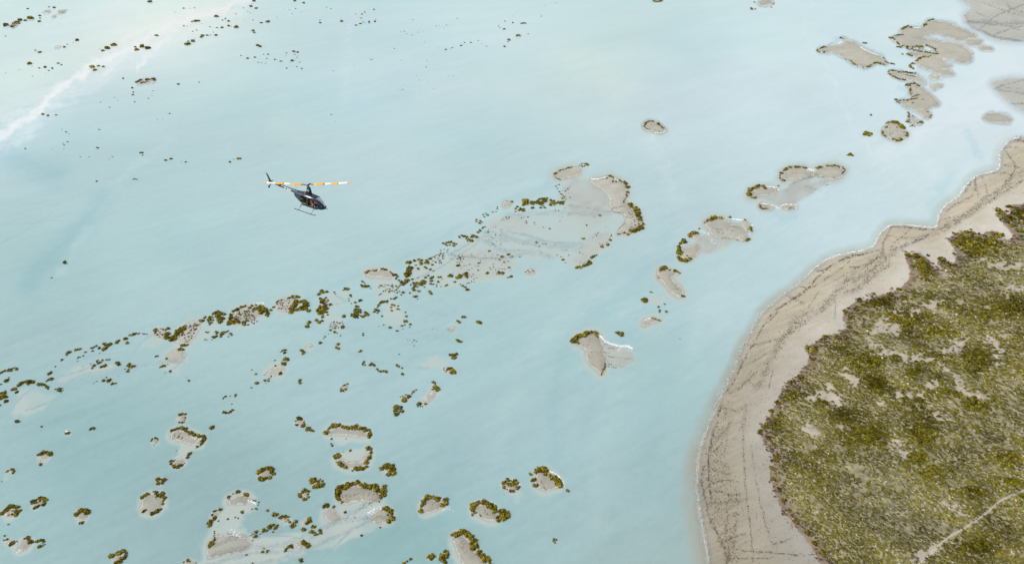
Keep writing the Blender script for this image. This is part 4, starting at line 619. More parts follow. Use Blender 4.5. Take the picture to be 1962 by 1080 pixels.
# water stops where the ground is well above it
keep = hW.reshape(-1)[Wf].min(1) < .06
Wf = Wf[keep]; u, inv = np.unique(Wf, return_inverse=True)
WV = np.stack([wx2, wy2, np.zeros(wx2.shape)], -1).reshape(-1, 3)[u]
me = np_mesh('water', WV, inv.reshape(-1, 4), m_water, body.reshape(-1, 3)[u], True, {'murk': alpha.reshape(-1)[u]})
water = link('water', me); tag(water, 'milky turquoise shallow lake water with pale silt streaks', kind='structure')
def height_at(px, py):
    """real height of the ground under a spot of the map"""
    px = np.atleast_1d(np.asarray(px, float)); py = np.atleast_1d(np.asarray(py, float))
    i = np.clip(np.searchsorted(gx_ax, px)-1, 0, len(gx_ax)-2); j = np.clip(np.searchsorted(gy_ax, py)-1, 0, len(gy_ax)-2)
    fu = (px-gx_ax[i])/(gx_ax[i+1]-gx_ax[i]); fv = (py-gy_ax[j])/(gy_ax[j+1]-gy_ax[j])
    H = hT
    return (H[j, i]*(1-fu)+H[j, i+1]*fu)*(1-fv)+(H[j+1, i]*(1-fu)+H[j+1, i+1]*fu)*fv
# ---------------------------------------------------------------- foliage
m_leaf, t, N, L = material('shrub_leaves')
at = N('ShaderNodeAttribute', attribute_name='col'); oi = N('ShaderNodeObjectInfo')
mr = N('ShaderNodeMapRange'); mr.inputs[3].default_value = .8; mr.inputs[4].default_value = 1.25; L(oi.outputs['Random'], mr.inputs[0])
mx = N('ShaderNodeVectorMath', operation='MULTIPLY'); L(at.outputs['Color'], mx.inputs[0]); L(oi.outputs['Color'], mx.inputs[1])
mx2 = N('ShaderNodeVectorMath', operation='SCALE'); L(mx.outputs[0], mx2.inputs[0]); L(mr.outputs[0], mx2.inputs['Scale'])
b = N('ShaderNodeBsdfDiffuse'); L(mx2.outputs[0], b.inputs['Color'])
tl = N('ShaderNodeBsdfTranslucent'); L(mx2.outputs[0], tl.inputs['Color']); ms = N('ShaderNodeMixShader'); ms.inputs[0].default_value = .12
L(b.outputs[0], ms.inputs[1]); L(tl.outputs[0], ms.inputs[2]); o = N('ShaderNodeOutputMaterial'); L(ms.outputs[0], o.inputs[0])
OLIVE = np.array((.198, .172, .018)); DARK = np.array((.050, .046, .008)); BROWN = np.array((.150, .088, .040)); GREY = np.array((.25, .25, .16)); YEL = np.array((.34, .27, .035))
def shrub_geo(n, seed, spread=1.0, h=.68, leaf=.30, base=OLIVE):
    """n leaf clumps (bent quads) over an uneven mound of radius 1, with a core coloured dark for the shade inside; returns vertices, triangles, colours"""
    g = np.random.default_rng(seed); vs = []; fs = []; cs = []
    k = max(3, int(3+g.random()*3)); lob = [(math.cos(a)*r_, math.sin(a)*r_, rr_) for a, r_, rr_ in zip(g.random(k)*6.28, g.random(k)*.5, .45+g.random(k)*.3)]
    for i in range(n):
        lx, ly, lr = lob[g.integers(k)]
        th = g.random()*6.283; ph = math.acos(1-g.random()*1.0); rr_ = lr*(.75+.3*g.random())
        nrm = np.array((math.sin(ph)*math.cos(th), math.sin(ph)*math.sin(th), math.cos(ph)))
        c = np.array((lx, ly, .12))+nrm*rr_*np.array((1, 1, h*1.25))
        nn = nrm+(g.random(3)-.5)*1.1; nn /= np.linalg.norm(nn)
        a = np.cross(nn, (g.random(3)-.5)); a /= np.linalg.norm(a)+1e-6; b_ = np.cross(nn, a); s = leaf*(.6+.8*g.random())
        q = [c+a*s, c+b_*s*.7+nn*s*.2, c-a*s, c-b_*s*.7+nn*s*.15]
        o_ = len(vs); vs += q; fs += [(o_, o_+1, o_+2), (o_, o_+2, o_+3)]
        t_ = g.random(); col = base*(.7+.75*g.random()); col = col*(1-.35*(t_ > .7))+YEL*.35*(t_ > .7)
        if g.random() < .13: col = BROWN*(.5+.5*g.random())
        cs += [col]*4
    # low core, inner shade of the shrub painted as dark olive, darkest at the foot
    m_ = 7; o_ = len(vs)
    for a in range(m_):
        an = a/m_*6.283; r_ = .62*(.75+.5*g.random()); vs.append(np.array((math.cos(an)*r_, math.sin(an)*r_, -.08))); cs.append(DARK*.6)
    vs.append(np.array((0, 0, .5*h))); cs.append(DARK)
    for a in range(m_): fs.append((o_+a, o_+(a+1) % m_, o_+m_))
    v = np.array(vs); v[:, :2] *= spread
    return v, np.array(fs), np.array(cs)
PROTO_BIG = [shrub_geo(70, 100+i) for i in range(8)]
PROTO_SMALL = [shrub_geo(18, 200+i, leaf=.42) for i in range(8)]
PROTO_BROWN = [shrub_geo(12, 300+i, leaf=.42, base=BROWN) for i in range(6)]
proto_me = []
for v, f, c in PROTO_BIG: proto_me.append(np_mesh('shrub', v, f, m_leaf, c))
def join_clumps(name, items, mat):
    """items: (proto, x, y, z, radius, height scale, rotation, tint)"""
    Vs, Fs, Cs = [], [], []; off = 0
    for (v, f, c), x, y, z, r_, hs_, rot, tint in items:
        ca, sa = math.cos(rot), math.sin(rot); q = np.empty_like(v)
        q[:, 0] = (v[:, 0]*ca-v[:, 1]*sa)*r_+x; q[:, 1] = (v[:, 0]*sa+v[:, 1]*ca)*r_+y; q[:, 2] = v[:, 2]*r_*hs_+z
        Vs.append(q); Fs.append(f+off); Cs.append(c*tint); off += len(v)
    return link(name, np_mesh(name, np.vstack(Vs), np.vstack(Fs), mat, np.vstack(Cs)))
def along(P, step):
    P = np.asarray(P)[:, :2]
    P = chaikin(P, 1, False) if len(P) > 2 else P
    d = np.r_[0, np.cumsum(np.hypot(*np.diff(P, axis=0).T))]; n = max(1, int(round(d[-1]/step)))
    s = (np.arange(n)+.5)*d[-1]/n
    return np.stack([np.interp(s, d, P[:, 0]), np.interp(s, d, P[:, 1])], 1)
shr = []   # every shrub: place index, px, py, size px, brownness
for gi, (place, sheet, rims, singles) in enumerate(SH):
    f = zz(sheet)[2]
    for rim in [r_ for r_ in rims.split('/') if r_]:
        wd, pts = rim.split('|'); wd = float(wd)
        P = conv(sheet, pts)
        step = min(wd*.50, 4.2)
        for x, y in along(P, step):
            if random.random() < .07: continue
            shr.append([gi, x+random.gauss(0, wd*.16), y+random.gauss(0, wd*.13), wd*random.choice((.5, .7, .85, .95, 1.05, 1.15, 1.3))*random.uniform(.92, 1.08), 0])
    for x, y, s in [p for p in conv(sheet, singles) if len(p) == 3]:
        shr.append([gi, x, y, s*1.12, 0])
shr.sort(key=lambda a: -a[3])
big, rest = shr[:300], shr[300:]
used = {}
for a in big: used.setdefault(a[0], []).append(a)
ORD = ['first', 'second', 'third', 'fourth', 'fifth', 'sixth', 'seventh', 'eighth', 'ninth', 'tenth', 'eleventh', 'twelfth', 'thirteenth', 'fourteenth', 'fifteenth', 'sixteenth', 'seventeenth', 'eighteenth', 'nineteenth', 'twentieth',
       'twenty-first', 'twenty-second', 'twenty-third', 'twenty-fourth', 'twenty-fifth', 'twenty-sixth']
def size_m(px, py, s):
    gx, gy, d = ground(px, py); return gx, gy, s*d/F*(.82 if py < 150 else .92 if py < 330 else 1)
for gi, lst in used.items():
    lst.sort(key=lambda a: a[1]); n = len(lst); place = SH[gi][0]
    for k, (g_, px, py, s, _) in enumerate(lst):
        gx, gy, w_ = size_m(px, py, s)
        z = max(float(height_at(px, py)[0]), -.02)
        o = link('shrub', random.choice(proto_me)); r_ = w_/2*1.18
        o.location = (float(gx), float(gy), z); o.rotation_euler = (0, 0, random.uniform(0, 6.28)); o.scale = (r_, r_, r_*random.uniform(.8, 1.15))
        bright = random.uniform(.75, 1.3); o.color = (bright*random.uniform(.92, 1.1), bright, bright*random.uniform(.8, 1.2), 1)
        if n == 1: pos = 'biggest olive shrub'
        elif k == 0: pos = 'leftmost big olive shrub'
        elif k == n-1: pos = 'rightmost big olive shrub'
        elif k <= (n-1)/2: pos = ORD[k]+' big shrub from the left'
        else: pos = ORD[n-1-k]+' big shrub from the right'
        lab = pos+' on the '+place if not place.startswith(('open', 'faint', 'scattered', 'tiny', 'dotted', 'dark clumps')) else pos+' among the '+place
        tag(o, ' '.join(lab.split()[:16]), 'shrub', 'shrubs standing round the sandbars')
def tint_():
    bt = random.uniform(.62, 1.3); return np.array((bt*random.uniform(.92, 1.12), bt, bt*random.uniform(.8, 1.2)))
items = []
for g_, px, py, s, _ in rest:
    gx, gy, w_ = size_m(px, py, s); z = max(float(height_at(px, py)[0]), -.02)
    items.append((random.choice(PROTO_BIG if s > 5.5 else PROTO_SMALL), gx, gy, z, w_/2*1.12, random.uniform(.8, 1.15), random.uniform(0, 6.28), tint_()))
o = join_clumps('shrub_clumps', items, m_leaf); tag(o, 'hundreds of smaller olive shrub clumps scattered round the islets and across the lake', 'shrub', kind='stuff')
items = []
for sheet, outl, n, a, b_, brn in SCAT:
    if not n: continue
    P = np.array(conv(sheet, outl)); x0, y0 = P.min(0); x1, y1 = P.max(0); c = 0
    while c < n:
        x, y = random.uniform(x0, x1), random.uniform(y0, y1)
        if not inside(np.array([x]), np.array([y]), P)[0]: continue
        c += 1; s = random.uniform(a, b_)
        gx, gy, w_ = size_m(x, y, s); z = max(float(height_at(x, y)[0]), -.02)
        items.append((random.choice(PROTO_BROWN if random.random() < brn else PROTO_SMALL), gx, gy, z, w_/2*1.15, random.uniform(.6, 1), random.uniform(0, 6.28), tint_()*1.15))
o = join_clumps('marsh_tufts', items, m_leaf); tag(o, 'small brown and olive marsh tufts studding the sandbars and shallow flats', 'marsh tufts', kind='stuff')

# ---------------------------------------------------------------- scrub on the shore: tens of thousands of low tufts
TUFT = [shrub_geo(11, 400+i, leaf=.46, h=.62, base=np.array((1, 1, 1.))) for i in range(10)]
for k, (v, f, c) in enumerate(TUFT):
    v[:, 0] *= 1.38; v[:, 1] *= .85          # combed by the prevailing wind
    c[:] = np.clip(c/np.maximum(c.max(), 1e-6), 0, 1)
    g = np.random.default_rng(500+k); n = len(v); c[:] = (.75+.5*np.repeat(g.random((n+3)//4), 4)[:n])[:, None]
    c[-8:] = .22  # core vertices darkened: shade between the leaves put into the colour
items = []
xs0, xs1, ys0, ys1 = 1380, 2140, 340, 1240
cell = 3.5
gxs = np.arange(xs0, xs1, cell); gys = np.arange(ys0, ys1, cell*.8)
GX, GY = np.meshgrid(gxs, gys); GX = GX+rng.uniform(-2.4, 2.4, GX.shape); GY = GY+rng.uniform(-1.9, 1.9, GY.shape)
GX = GX.ravel(); GY = GY.ravel(); sv = sdf(GX+(fbm(GX/9, GY/6, 3)-.5)*9, GY+(fbm(GX/9, GY/6, 8)-.5)*7, VEGP, 400)
keep = sv > -7; GX, GY, sv = GX[keep], GY[keep], sv[keep]
bare = bare_amount(GX, GY)
wX, wY, wD = ground(GX, GY)
lush = np.zeros(GX.shape)
nl = fbm(wX/6, wY/6, 303); 
for s, p, rx, ry in LUSH:
    (cx_, cy_), = conv(s, p); lush = np.maximum(lush, np.exp(-(((GX-cx_)/rx)**2+((GY-cy_)/ry)**2)*(.6+.8*nl)))
n1 = fbm(wX/9, wY/9, 305); n2 = fbm(wX/22, wY/22, 307); n3 = fbm(wX/2.5, wY/2.5, 309, 3)
lush = np.clip(lush+1.2*np.clip(n1-.58, 0, 1)*2, 0, 1)
cover = np.clip(.90+.4*lush-1.5*np.clip(.45-n3, 0, 1)*2-1.2*bare, 0, 1)
edge = np.exp(-(sv/22)**2)
cover = np.where(sv < 26, np.clip(cover*.75+.1-.5*bare, 0, 1), cover)*sst(-8, 22, sv+26*(n3-.5))
cover = cover*(1-np.clip(1.5*np.exp(-(seg_dist(GX, GY, PATHP, False)/3.2)**2), 0, 1))
keep = rng.random(GX.shape) < cover
HZ = height_at(GX, GY)
C_ol = np.array((.160, .146, .032)); C_lu = np.array((.115, .103, .010)); C_ye = np.array((.20, .175, .022)); C_gr = np.array((.24, .24, .14)); C_pa = np.array((.42, .395, .32)); C_br = np.array((.115, .085, .060))
tone = np.clip(1+1.5*(fbm(wX/5, wY/5, 321, 4)-.5), .5, 1.3)*(1-.12*lush); pick = rng.random(GX.shape); pgrey = np.clip(.14+1.7*(fbm(wX/16+40, wY/16, 311)-.5), 0, .8)*(1-lush)
for i in np.nonzero(keep)[0]:
    if pick[i] < pgrey[i]*.75: c = C_gr
    elif pick[i] > .93-.10*(1-lush[i]): c = C_pa
    elif rng.random() < lush[i]*.8: c = C_lu if rng.random() < .72 else C_ye
    elif rng.random() < edge[i]*.6: c = C_br
    elif rng.random() < .2: c = C_ye
    else: c = C_ol
    s = rng.uniform(2.7, 5.0)*(1+.45*lush[i])*(1 if c is not C_pa else .7)
    w_ = s*wD[i]/F
    items.append((TUFT[i % 10], wX[i], wY[i], HZ[i]-.02, w_/2*1.15, rng.uniform(.8, 1.45)*(1+.6*lush[i]), R(-40)+rng.normal(0, .35)+(3.14159 if i % 2 else 0), c*rng.uniform(.65, 1.3)*tone[i]))
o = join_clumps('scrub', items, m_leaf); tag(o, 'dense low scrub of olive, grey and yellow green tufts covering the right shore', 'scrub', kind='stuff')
print('scrub tufts', len(items))
# bigger bushes of the scrub margin that stand out one by one
edge_pts = [(q[0], q[1]) for q in conv('Q', '1400 790;1450 740;1500 725;1550 735;1480 800;1530 820;1600 800;1640 850;1690 740;1740 760;1700 880;1580 890;1730 570;1760 600;1810 540;1860 560;1900 600;1790 640;1830 690;1880 730;1060 900;1130 890;1170 930;1150 990;1210 1000;1310 930;1360 970;1240 1050')]+\
 [(q[0], q[1]) for q in conv('Rz', '1770 50;1830 60;1890 120;1860 180;1900 250;1700 310;1640 350;1740 380;1400 390;1470 410;1540 400;1380 460;1300 470;1340 520;1330 590;1380 640;1160 660;1240 670;1300 680;1020 740;1080 760;1060 830;970 960;1000 1000;890 995;870 1060')]+\
 [(q[0], q[1]) for q in conv('S', '760 60;720 110;780 140;690 200;650 240;700 290;740 330;760 420;720 480;740 560;770 620;800 690;840 760;880 830;950 900;1000 970;1050 1030')]
edge_pts.sort(key=lambda p: (round(p[1]/3), p[0]))
n = len(edge_pts)
HEAD = ['northernmost part of the scrub margin, under the top right beach', 'scrub margin facing the middle of the beach', 'scrub margin where the shore turns towards the viewer', 'scrub margin along the lower beach']
seg = [[], [], [], []]
for p in edge_pts: seg[0 if p[1] < 500 else 1 if p[1] < 640 else 2 if p[1] < 790 else 3].append(p)
for si, lst in enumerate(seg):
    for k, (px, py) in enumerate(lst):
        s = random.uniform(8.5, 13); gx, gy, w_ = size_m(px, py, s); z = float(height_at(px, py)[0])-.03
        o = link('saltbush', random.choice(proto_me)); r_ = w_/2
        o.location = (float(gx), float(gy), z); o.rotation_euler = (0, 0, random.uniform(0, 6.28)); o.scale = (r_, r_, r_*random.uniform(.8, 1.1))
        bt = random.uniform(.5, .95); o.color = (bt, bt, bt, 1)
        m_ = len(lst)
        pos = 'topmost bush' if k == 0 else 'lowest bush' if k == m_-1 else (ORD[k]+' bush from the top' if k <= m_/2 else ORD[m_-1-k]+' bush from the bottom')
        tag(o, ' '.join((pos+' in the '+HEAD[si]).split()[:16]), 'bush', 'olive bushes along the edge of the scrub')

# ---------------------------------------------------------------- hoof prints and foam
def discs(name, pts, mat, nseg=5, colour=None):
    """pts: x, y, z, rx, ry, rot, height: low lumps"""
    A = np.array(pts); n = len(A); an = np.arange(nseg)/nseg*6.283
    jit = rng.uniform(.7, 1.25, (n, nseg)); ux = np.cos(an)*jit*A[:, 3:4]; uy = np.sin(an)*jit*A[:, 4:5]
    ca, sa = np.cos(A[:, 5:6]), np.sin(A[:, 5:6])
    X = A[:, 0:1]+ux*ca-uy*sa; Y = A[:, 1:2]+ux*sa+uy*ca; Z = np.repeat(A[:, 2:3], nseg, 1)
    Vv = np.concatenate([np.stack([X, Y, Z], -1), np.stack([A[:, 0], A[:, 1], A[:, 2]+A[:, 6]], -1)[:, None]], 1).reshape(-1, 3)
    k = nseg+1; b_ = np.arange(n)[:, None]*k; i = np.arange(nseg)[None]
    Ff = np.stack([b_+i, b_+(i+1) % nseg, np.repeat(b_+nseg, nseg, 1)], -1).reshape(-1, 3)
    cc = None if colour is None else np.repeat(colour, k, 0)
    return link(name, np_mesh(name, Vv, Ff, mat, cc))
m_hoof = simple('churned_mud', (.070, .052, .036), .85, noise=.3, scale=1.5)
HX, HY, HS = [], [], []
for sheet, line, spread, dens in HOOF:
    P = chaikin(np.array(conv(sheet, line)), 1, False); d = np.r_[0, np.cumsum(np.hypot(*np.diff(P, axis=0).T))]
    n = int(d[-1]*dens*1.3); s_ = rng.uniform(0, d[-1], n)
    x = np.interp(s_, d, P[:, 0])+rng.normal(0, spread*.9+.35, n); y = np.interp(s_, d, P[:, 1])+rng.normal(0, spread*.7+.3, n)
    if sheet in ('Q', 'Rz', 'S'):
        x, y = x-(fbm(x/14, y/14, 171, 3)-.5)*5, y-(fbm(x/14, y/14, 173, 3)-.5)*5
    k_ = vnoise(x/5, y/5, 9) >= .34
    HX.append(x[k_]); HY.append(y[k_]); HS.append(rng.uniform(.8, 1.6, k_.sum()) if sheet == 'D' else rng.uniform(1.1, 2.3, k_.sum()))
bx = rng.uniform((1335, 280), (1962, 1085), (12000, 2)); s1 = sdf(bx[:, 0], bx[:, 1], LANDP, 500); s2 = sdf(bx[:, 0], bx[:, 1], VEGP, 500)
k_ = (s1 > 4) & (s2 < 2) & (vnoise(bx[:, 0]/18, bx[:, 1]/18, 19) > .35); bx = bx[k_][:700]
HX.append(bx[:, 0]); HY.append(bx[:, 1]); HS.append(rng.uniform(1.0, 2.1, len(bx)))
S_P = np.array(conv('S', '300 300;420 60;470 110;430 400;530 650;480 900;520 1080;420 1080;380 900;300 700'))
q_ = rng.uniform((1345, 765), (1425, 1085), (1500, 2)); q_ = q_[inside(q_[:, 0], q_[:, 1], S_P)][:620]
HX.append(q_[:, 0]); HY.append(q_[:, 1]); HS.append(rng.uniform(1.3, 2.5, len(q_)))
HX, HY, HS = map(np.concatenate, (HX, HY, HS)); gx_, gy_, gd_ = ground(HX, HY); n = len(HX)
pts = np.stack([gx_, gy_, np.maximum(height_at(HX, HY), 0)+.004, HS*.5*gd_/F, HS*.48*gd_/F, rng.uniform(0, 3.1, n), np.full(n, .03)], 1)
o = discs('hoof_prints', pts, m_hoof); tag(o, 'thousands of dark hoof prints trodden into the beach and sandbars in dotted trails', 'hoof prints', kind='stuff')
print('hoof', len(pts))
m_foam = simple('salt_foam', (.80, .84, .84), .8, noise=.1, scale=2)
pts = []
def foam_line(P, spread, dens, s0, s1):
    d = np.r_[0, np.cumsum(np.hypot(*np.diff(P, axis=0).T))]; n = int(d[-1]*dens)
    s_ = rng.uniform(0, d[-1], n); br_ = vnoise(s_/11, np.full(n, .5), 29); k_ = rng.random(n) <= .45+.8*br_; s_, br_ = s_[k_], br_[k_]; n = len(s_)
    x = np.interp(s_, d, P[:, 0])+rng.normal(0, 1, n)*spread*(.5+br_); y = np.interp(s_, d, P[:, 1])+rng.normal(0, 1, n)*spread*(.4+.8*br_)
    gx, gy, dd = ground(x, y); s = rng.uniform(s0, s1, n)
    pts.extend(np.stack([gx, gy, np.maximum(height_at(x, y), 0)+.010, s*.6*dd/F, s*.4*dd/F, rng.uniform(0, 3.1, n), np.full(n, .02)], 1).tolist())
CO = chaikin(COAST, 1, False); CO = CO+np.array((-2.2, -.8))
nc = len(CO); lo_, hi_ = CO[:nc*48//100], CO[nc*48//100-1:]
foam_line(lo_, 1.6, 1.6, .4, 1.1); foam_line(hi_, 1.0, 3.0, .5, 1.4)
foam_line(CO+np.array((-2.2, -.6)), 3.0, 1.8, .35, .8)
for s, pt, sp_, dn in (('E', '1345 482;1370 487;1395 485', 2.0, 9), ('E', '1030 608;1080 609;1112 620;1132 635', .7, 4), ('E', '1000 732;1060 738;1100 755;1130 772;1150 745;1200 736;1262 745;1250 770', .8, 2.6), ('E', '705 833;760 842;820 850;870 856', .8, 4),
                   ('E', '930 890;935 930;905 965', .6, 1.5), ('E', '545 930;580 950;620 960', 2, 2.5), ('E', '620 990;650 1030;700 1040', 3, 1.6), ('E', '210 212;270 212;290 196', .6, 3), ('G', '385 700;430 752;500 778;560 790;620 790;655 812', 1.3, 6), ('G', '560 800;540 830', 2, 2),
                   ('Fz', '1230 238;1290 236;1350 222', .8, 5), ('Fz', '1415 222;1450 245', .6, 3), ('M', '1325 378;1380 402;1415 418;1462 470;1465 488', .7, 5), ('M', '1085 456;1142 490', .6, 4), ('M', '560 690;600 668;660 690', .6, .8),
                   ('K', '1100 730;1140 705;1190 700', 4, 3.5), ('K', '260 640;290 650;320 660', 2.2, 4), ('K', '150 850;200 880;230 900', 4, 2.2), ('D', '1110 204;1165 208', .5, 4), ('D', '500 335;560 318;600 306', .8, 3), ('D', '720 350;790 388;850 408', .7, 4),
                   ('D', '985 268;1045 256', .5, 3), ('D', '1160 330;1190 375;1230 365', 1.2, 2), ('D', '1325 436;1345 442', 1.2, 4), ('L', '1420 140;1470 165;1450 185', 3, 2.5), ('L', '120 1000;160 975', 3, 1.6), ('I', '1900 80;1925 78', .8, 3), ('H', '0 690;30 700', 1, 3),
                   ('L', '485 100;510 100', .6, 3), ('G', '770 560;820 552', .5, 2), ('G', '755 575;800 562', .5, 1.5), ('H', '865 448;900 445', .5, 1.5), ('J', '1200 800;1260 740', 2, 1), ('Q', '1500 340;1420 470;1310 590', 3, .5)):
    foam_line(np.array(conv(s, pt)), sp_, dn, .7, 1.8)
o = discs('foam', pts, m_foam); tag(o, 'white salty foam line lapping along the beach and the sandbar edges', 'foam', kind='stuff')
print('foam', len(pts))
# ---------------------------------------------------------------- helicopter (x forward, y to port, z up, origin under the rotor at skid level)
m_body = simple('black_blue_paint', (.014, .032, .055), .25, noise=.08, scale=1.2, spec=.6)
m_dark = simple('dark_rubber', (.012, .012, .014), .6); m_gun = simple('dark_grey_metal', (.05, .055, .065), .4, .4)
m_alu = simple('grey_blue_metal', (.30, .35, .42), .35, .5); m_white = simple('white_paint', (.82, .83, .83), .4)
m_yel = simple('yellow_paint', (.95, .42, .0), .4); m_tan = simple('tan_leather', (.20, .11, .03), .7); m_int = simple('cabin_lining', (.035, .03, .028), .8)
m_skin = simple('skin', (.50, .27, .17), .55, noise=.05); m_shirt = simple('pink_cloth', (.42, .16, .13), .85); m_shirt2 = simple('dark_cloth', (.04, .05, .09), .85); m_hair = simple('dark_hair', (.02, .014, .01), .6)
m_orange = simple('ochre_paint', (.10, .045, .025), .45)
m_glass, t, N, L = material('cabin_glass')
g1 = N('ShaderNodeBsdfGlossy'); g1.inputs['Roughness'].default_value = .04; g1.inputs['Color'].default_value = (.95, .97, 1, 1)
g2 = N('ShaderNodeBsdfTransparent'); g2.inputs['Color'].default_value = (.62, .68, .70, 1); lw = N('ShaderNodeFresnel'); lw.inputs['IOR'].default_value = 1.75
ms = N('ShaderNodeMixShader'); L(lw.outputs[0], ms.inputs[0]); L(g2.outputs[0], ms.inputs[1]); L(g1.outputs[0], ms.inputs[2]); o = N('ShaderNodeOutputMaterial'); L(ms.outputs[0], o.inputs[0])
heli = bpy.data.objects.new('helicopter', None); COL.objects.link(heli)
tag(heli, 'small dark blue black helicopter with two yellow and white banded rotor blades, flying nose down', 'helicopter')
def pymesh(name, V, Fc, mat, parent, smooth=True):
    me = bpy.data.meshes.new(name); me.from_pydata([tuple(map(float, v)) for v in V], [], Fc); me.materials.append(mat)
    if smooth:
        for p in me.polygons: p.use_smooth = True
    return link(name, me, parent)
def box(name, c, s, mat, parent, rot=(0, 0, 0), bev=.02):
    import bmesh
    bm = bmesh.new(); bmesh.ops.create_cube(bm, size=1)
    bmesh.ops.scale(bm, vec=s, verts=bm.verts)
    if bev: bmesh.ops.bevel(bm, geom=bm.edges[:], offset=min(bev, min(s)*.4), segments=1, affect='EDGES')
    me = bpy.data.meshes.new(name); bm.to_mesh(me); bm.free(); me.materials.append(mat)
    o = link(name, me, parent); o.location = c; o.rotation_euler = rot; return o
def tube(name, pts, r, mat, parent, n=10):
    """r: number or list per point"""
    pts = [Vector(p) for p in pts]; rs = r if isinstance(r, (list, tuple)) else [r]*len(pts); V, Fc = [], []
    for i, p in enumerate(pts):
        d = (pts[min(i+1, len(pts)-1)]-pts[max(i-1, 0)]).normalized(); a = d.orthogonal().normalized() if i == 0 else (a-d*a.dot(d)).normalized(); b_ = d.cross(a)
        for k in range(n): an = k/n*6.28318; V.append(p+(a*math.cos(an)+b_*math.sin(an))*rs[i])
    for i in range(len(pts)-1):
        for k in range(n): Fc.append((i*n+k, i*n+(k+1) % n, (i+1)*n+(k+1) % n, (i+1)*n+k))
    Fc.append(tuple(range(n))[::-1]); Fc.append(tuple((len(pts)-1)*n+k for k in range(n)))
    return pymesh(name, V, Fc, mat, parent)
ST = [(2.42, .04, .92, 1.02), (2.36, .20, .80, 1.16), (2.22, .34, .68, 1.34), (2.0, .46, .59, 1.52), (1.7, .56, .54, 1.74), (1.35, .62, .51, 1.92), (1.0, .65, .50, 2.03), (.6, .66, .50, 2.08), (.1, .66, .50, 2.10), (-.4, .64, .52, 2.10), (-.8, .60, .56, 2.08),
      (-1.2, .52, .68, 2.04), (-1.6, .43, .88, 1.98), (-1.95, .35, 1.08, 1.92), (-2.15, .30, 1.20, 1.88)]
NR = 36
def sect(x):
    for a, b_ in zip(ST[:-1], ST[1:]):
        if a[0] >= x >= b_[0]:
            t_ = (a[0]-x)/(a[0]-b_[0]); return [a[i]*(1-t_)+b_[i]*t_ for i in (1, 2, 3)]
xs = []
for a, b_ in zip(ST[:-1], ST[1:]):
    k = max(1, int(round((a[0]-b_[0])/.12))); xs += [a[0]+(b_[0]-a[0])*i/k for i in range(k)]
xs.append(ST[-1][0])
V = []
for x in xs:
    w_, z0, z1 = sect(x); zc, hz = (z0+z1)/2, (z1-z0)/2
    for k in range(NR):
        an = k/NR*6.28318; ca, sa = math.cos(an), math.sin(an); e = 2/2.7
        V.append((x, w_*math.copysign(abs(ca)**e, ca), zc+hz*math.copysign(abs(sa)**e, sa)))
body, shield, win = [], [], []
for i in range(len(xs)-1):
    for k in range(NR):
        f_ = (i*NR+k, i*NR+(k+1) % NR, (i+1)*NR+(k+1) % NR, (i+1)*NR+k); c = np.mean([V[a] for a in f_], 0); w_, z0, z1 = sect(c[0])
        side = abs(c[1]) > .62*w_; lo = z0+.30*(z1-z0)
        if c[0] > 1.22 and c[2] > 1.08 and not (abs(c[1]) < .03): shield.append(f_)
        elif -.82 < c[0] <= 1.22 and side and .86 < c[2] < 1.80:
            if c[1] > 0: (win if c[2] > 1.30 else body).append(f_)
            elif abs(c[0]-.22) < .07: body.append(f_)          # starboard side: both doors are off, only the post stands between
        else: body.append(f_)
body.append(tuple((len(xs)-1)*NR+k for k in range(NR)))
def sub(name, faces, mat, parent, inset=0):
    u = sorted({a for f_ in faces for a in f_}); mp_ = {a: i for i, a in enumerate(u)}
    return pymesh(name, [V[a] for a in u], [tuple(mp_[a] for a in f_) for f_ in faces], mat, parent)
fus = sub('fuselage', body, m_body, heli)
md = fus.modifiers.new('thickness', 'SOLIDIFY'); md.thickness = .02
sub('windshield', shield, m_glass, heli); sub('side_window', win, m_glass, heli)
# struts of the bubble canopy
tube('windshield_frame', [(1.24, s*.60, 1.05) for s in (1,)]+[(1.24, .60, 1.60), (1.22, .42, 1.92), (1.22, 0, 1.97), (1.22, -.42, 1.92), (1.24, -.60, 1.60), (1.24, -.60, 1.05)], .028, m_body, heli, 6)
box('cabin_floor', (.35, 0, .62), (2.3, 1.14, .05), m_int, heli)
box('bulkhead', (-.86, 0, 1.28), (.05, 1.1, 1.2), m_int, heli)
box('instrument_panel', (1.62, 0, .98), (.28, .34, .62), m_dark, heli, (0, -.25, 0)); box('control_stick', (1.15, 0, .95), (.04, .04, .55), m_gun, heli)
for x in (.62, -.42):
    for y in (.30, -.30):
        st_ = bpy.data.objects.new('seat', None); COL.objects.link(st_); st_.parent = heli; st_.location = (x, y, .64)
        col_ = m_tan
        box('seat_cushion', (.06, 0, .22), (.46, .46, .14), col_, st_); box('seat_back', (-.20, 0, .56), (.10, .44, .62), col_, st_, (0, -.12, 0)); box('seat_base', (.04, 0, .08), (.42, .42, .16), m_int, st_)
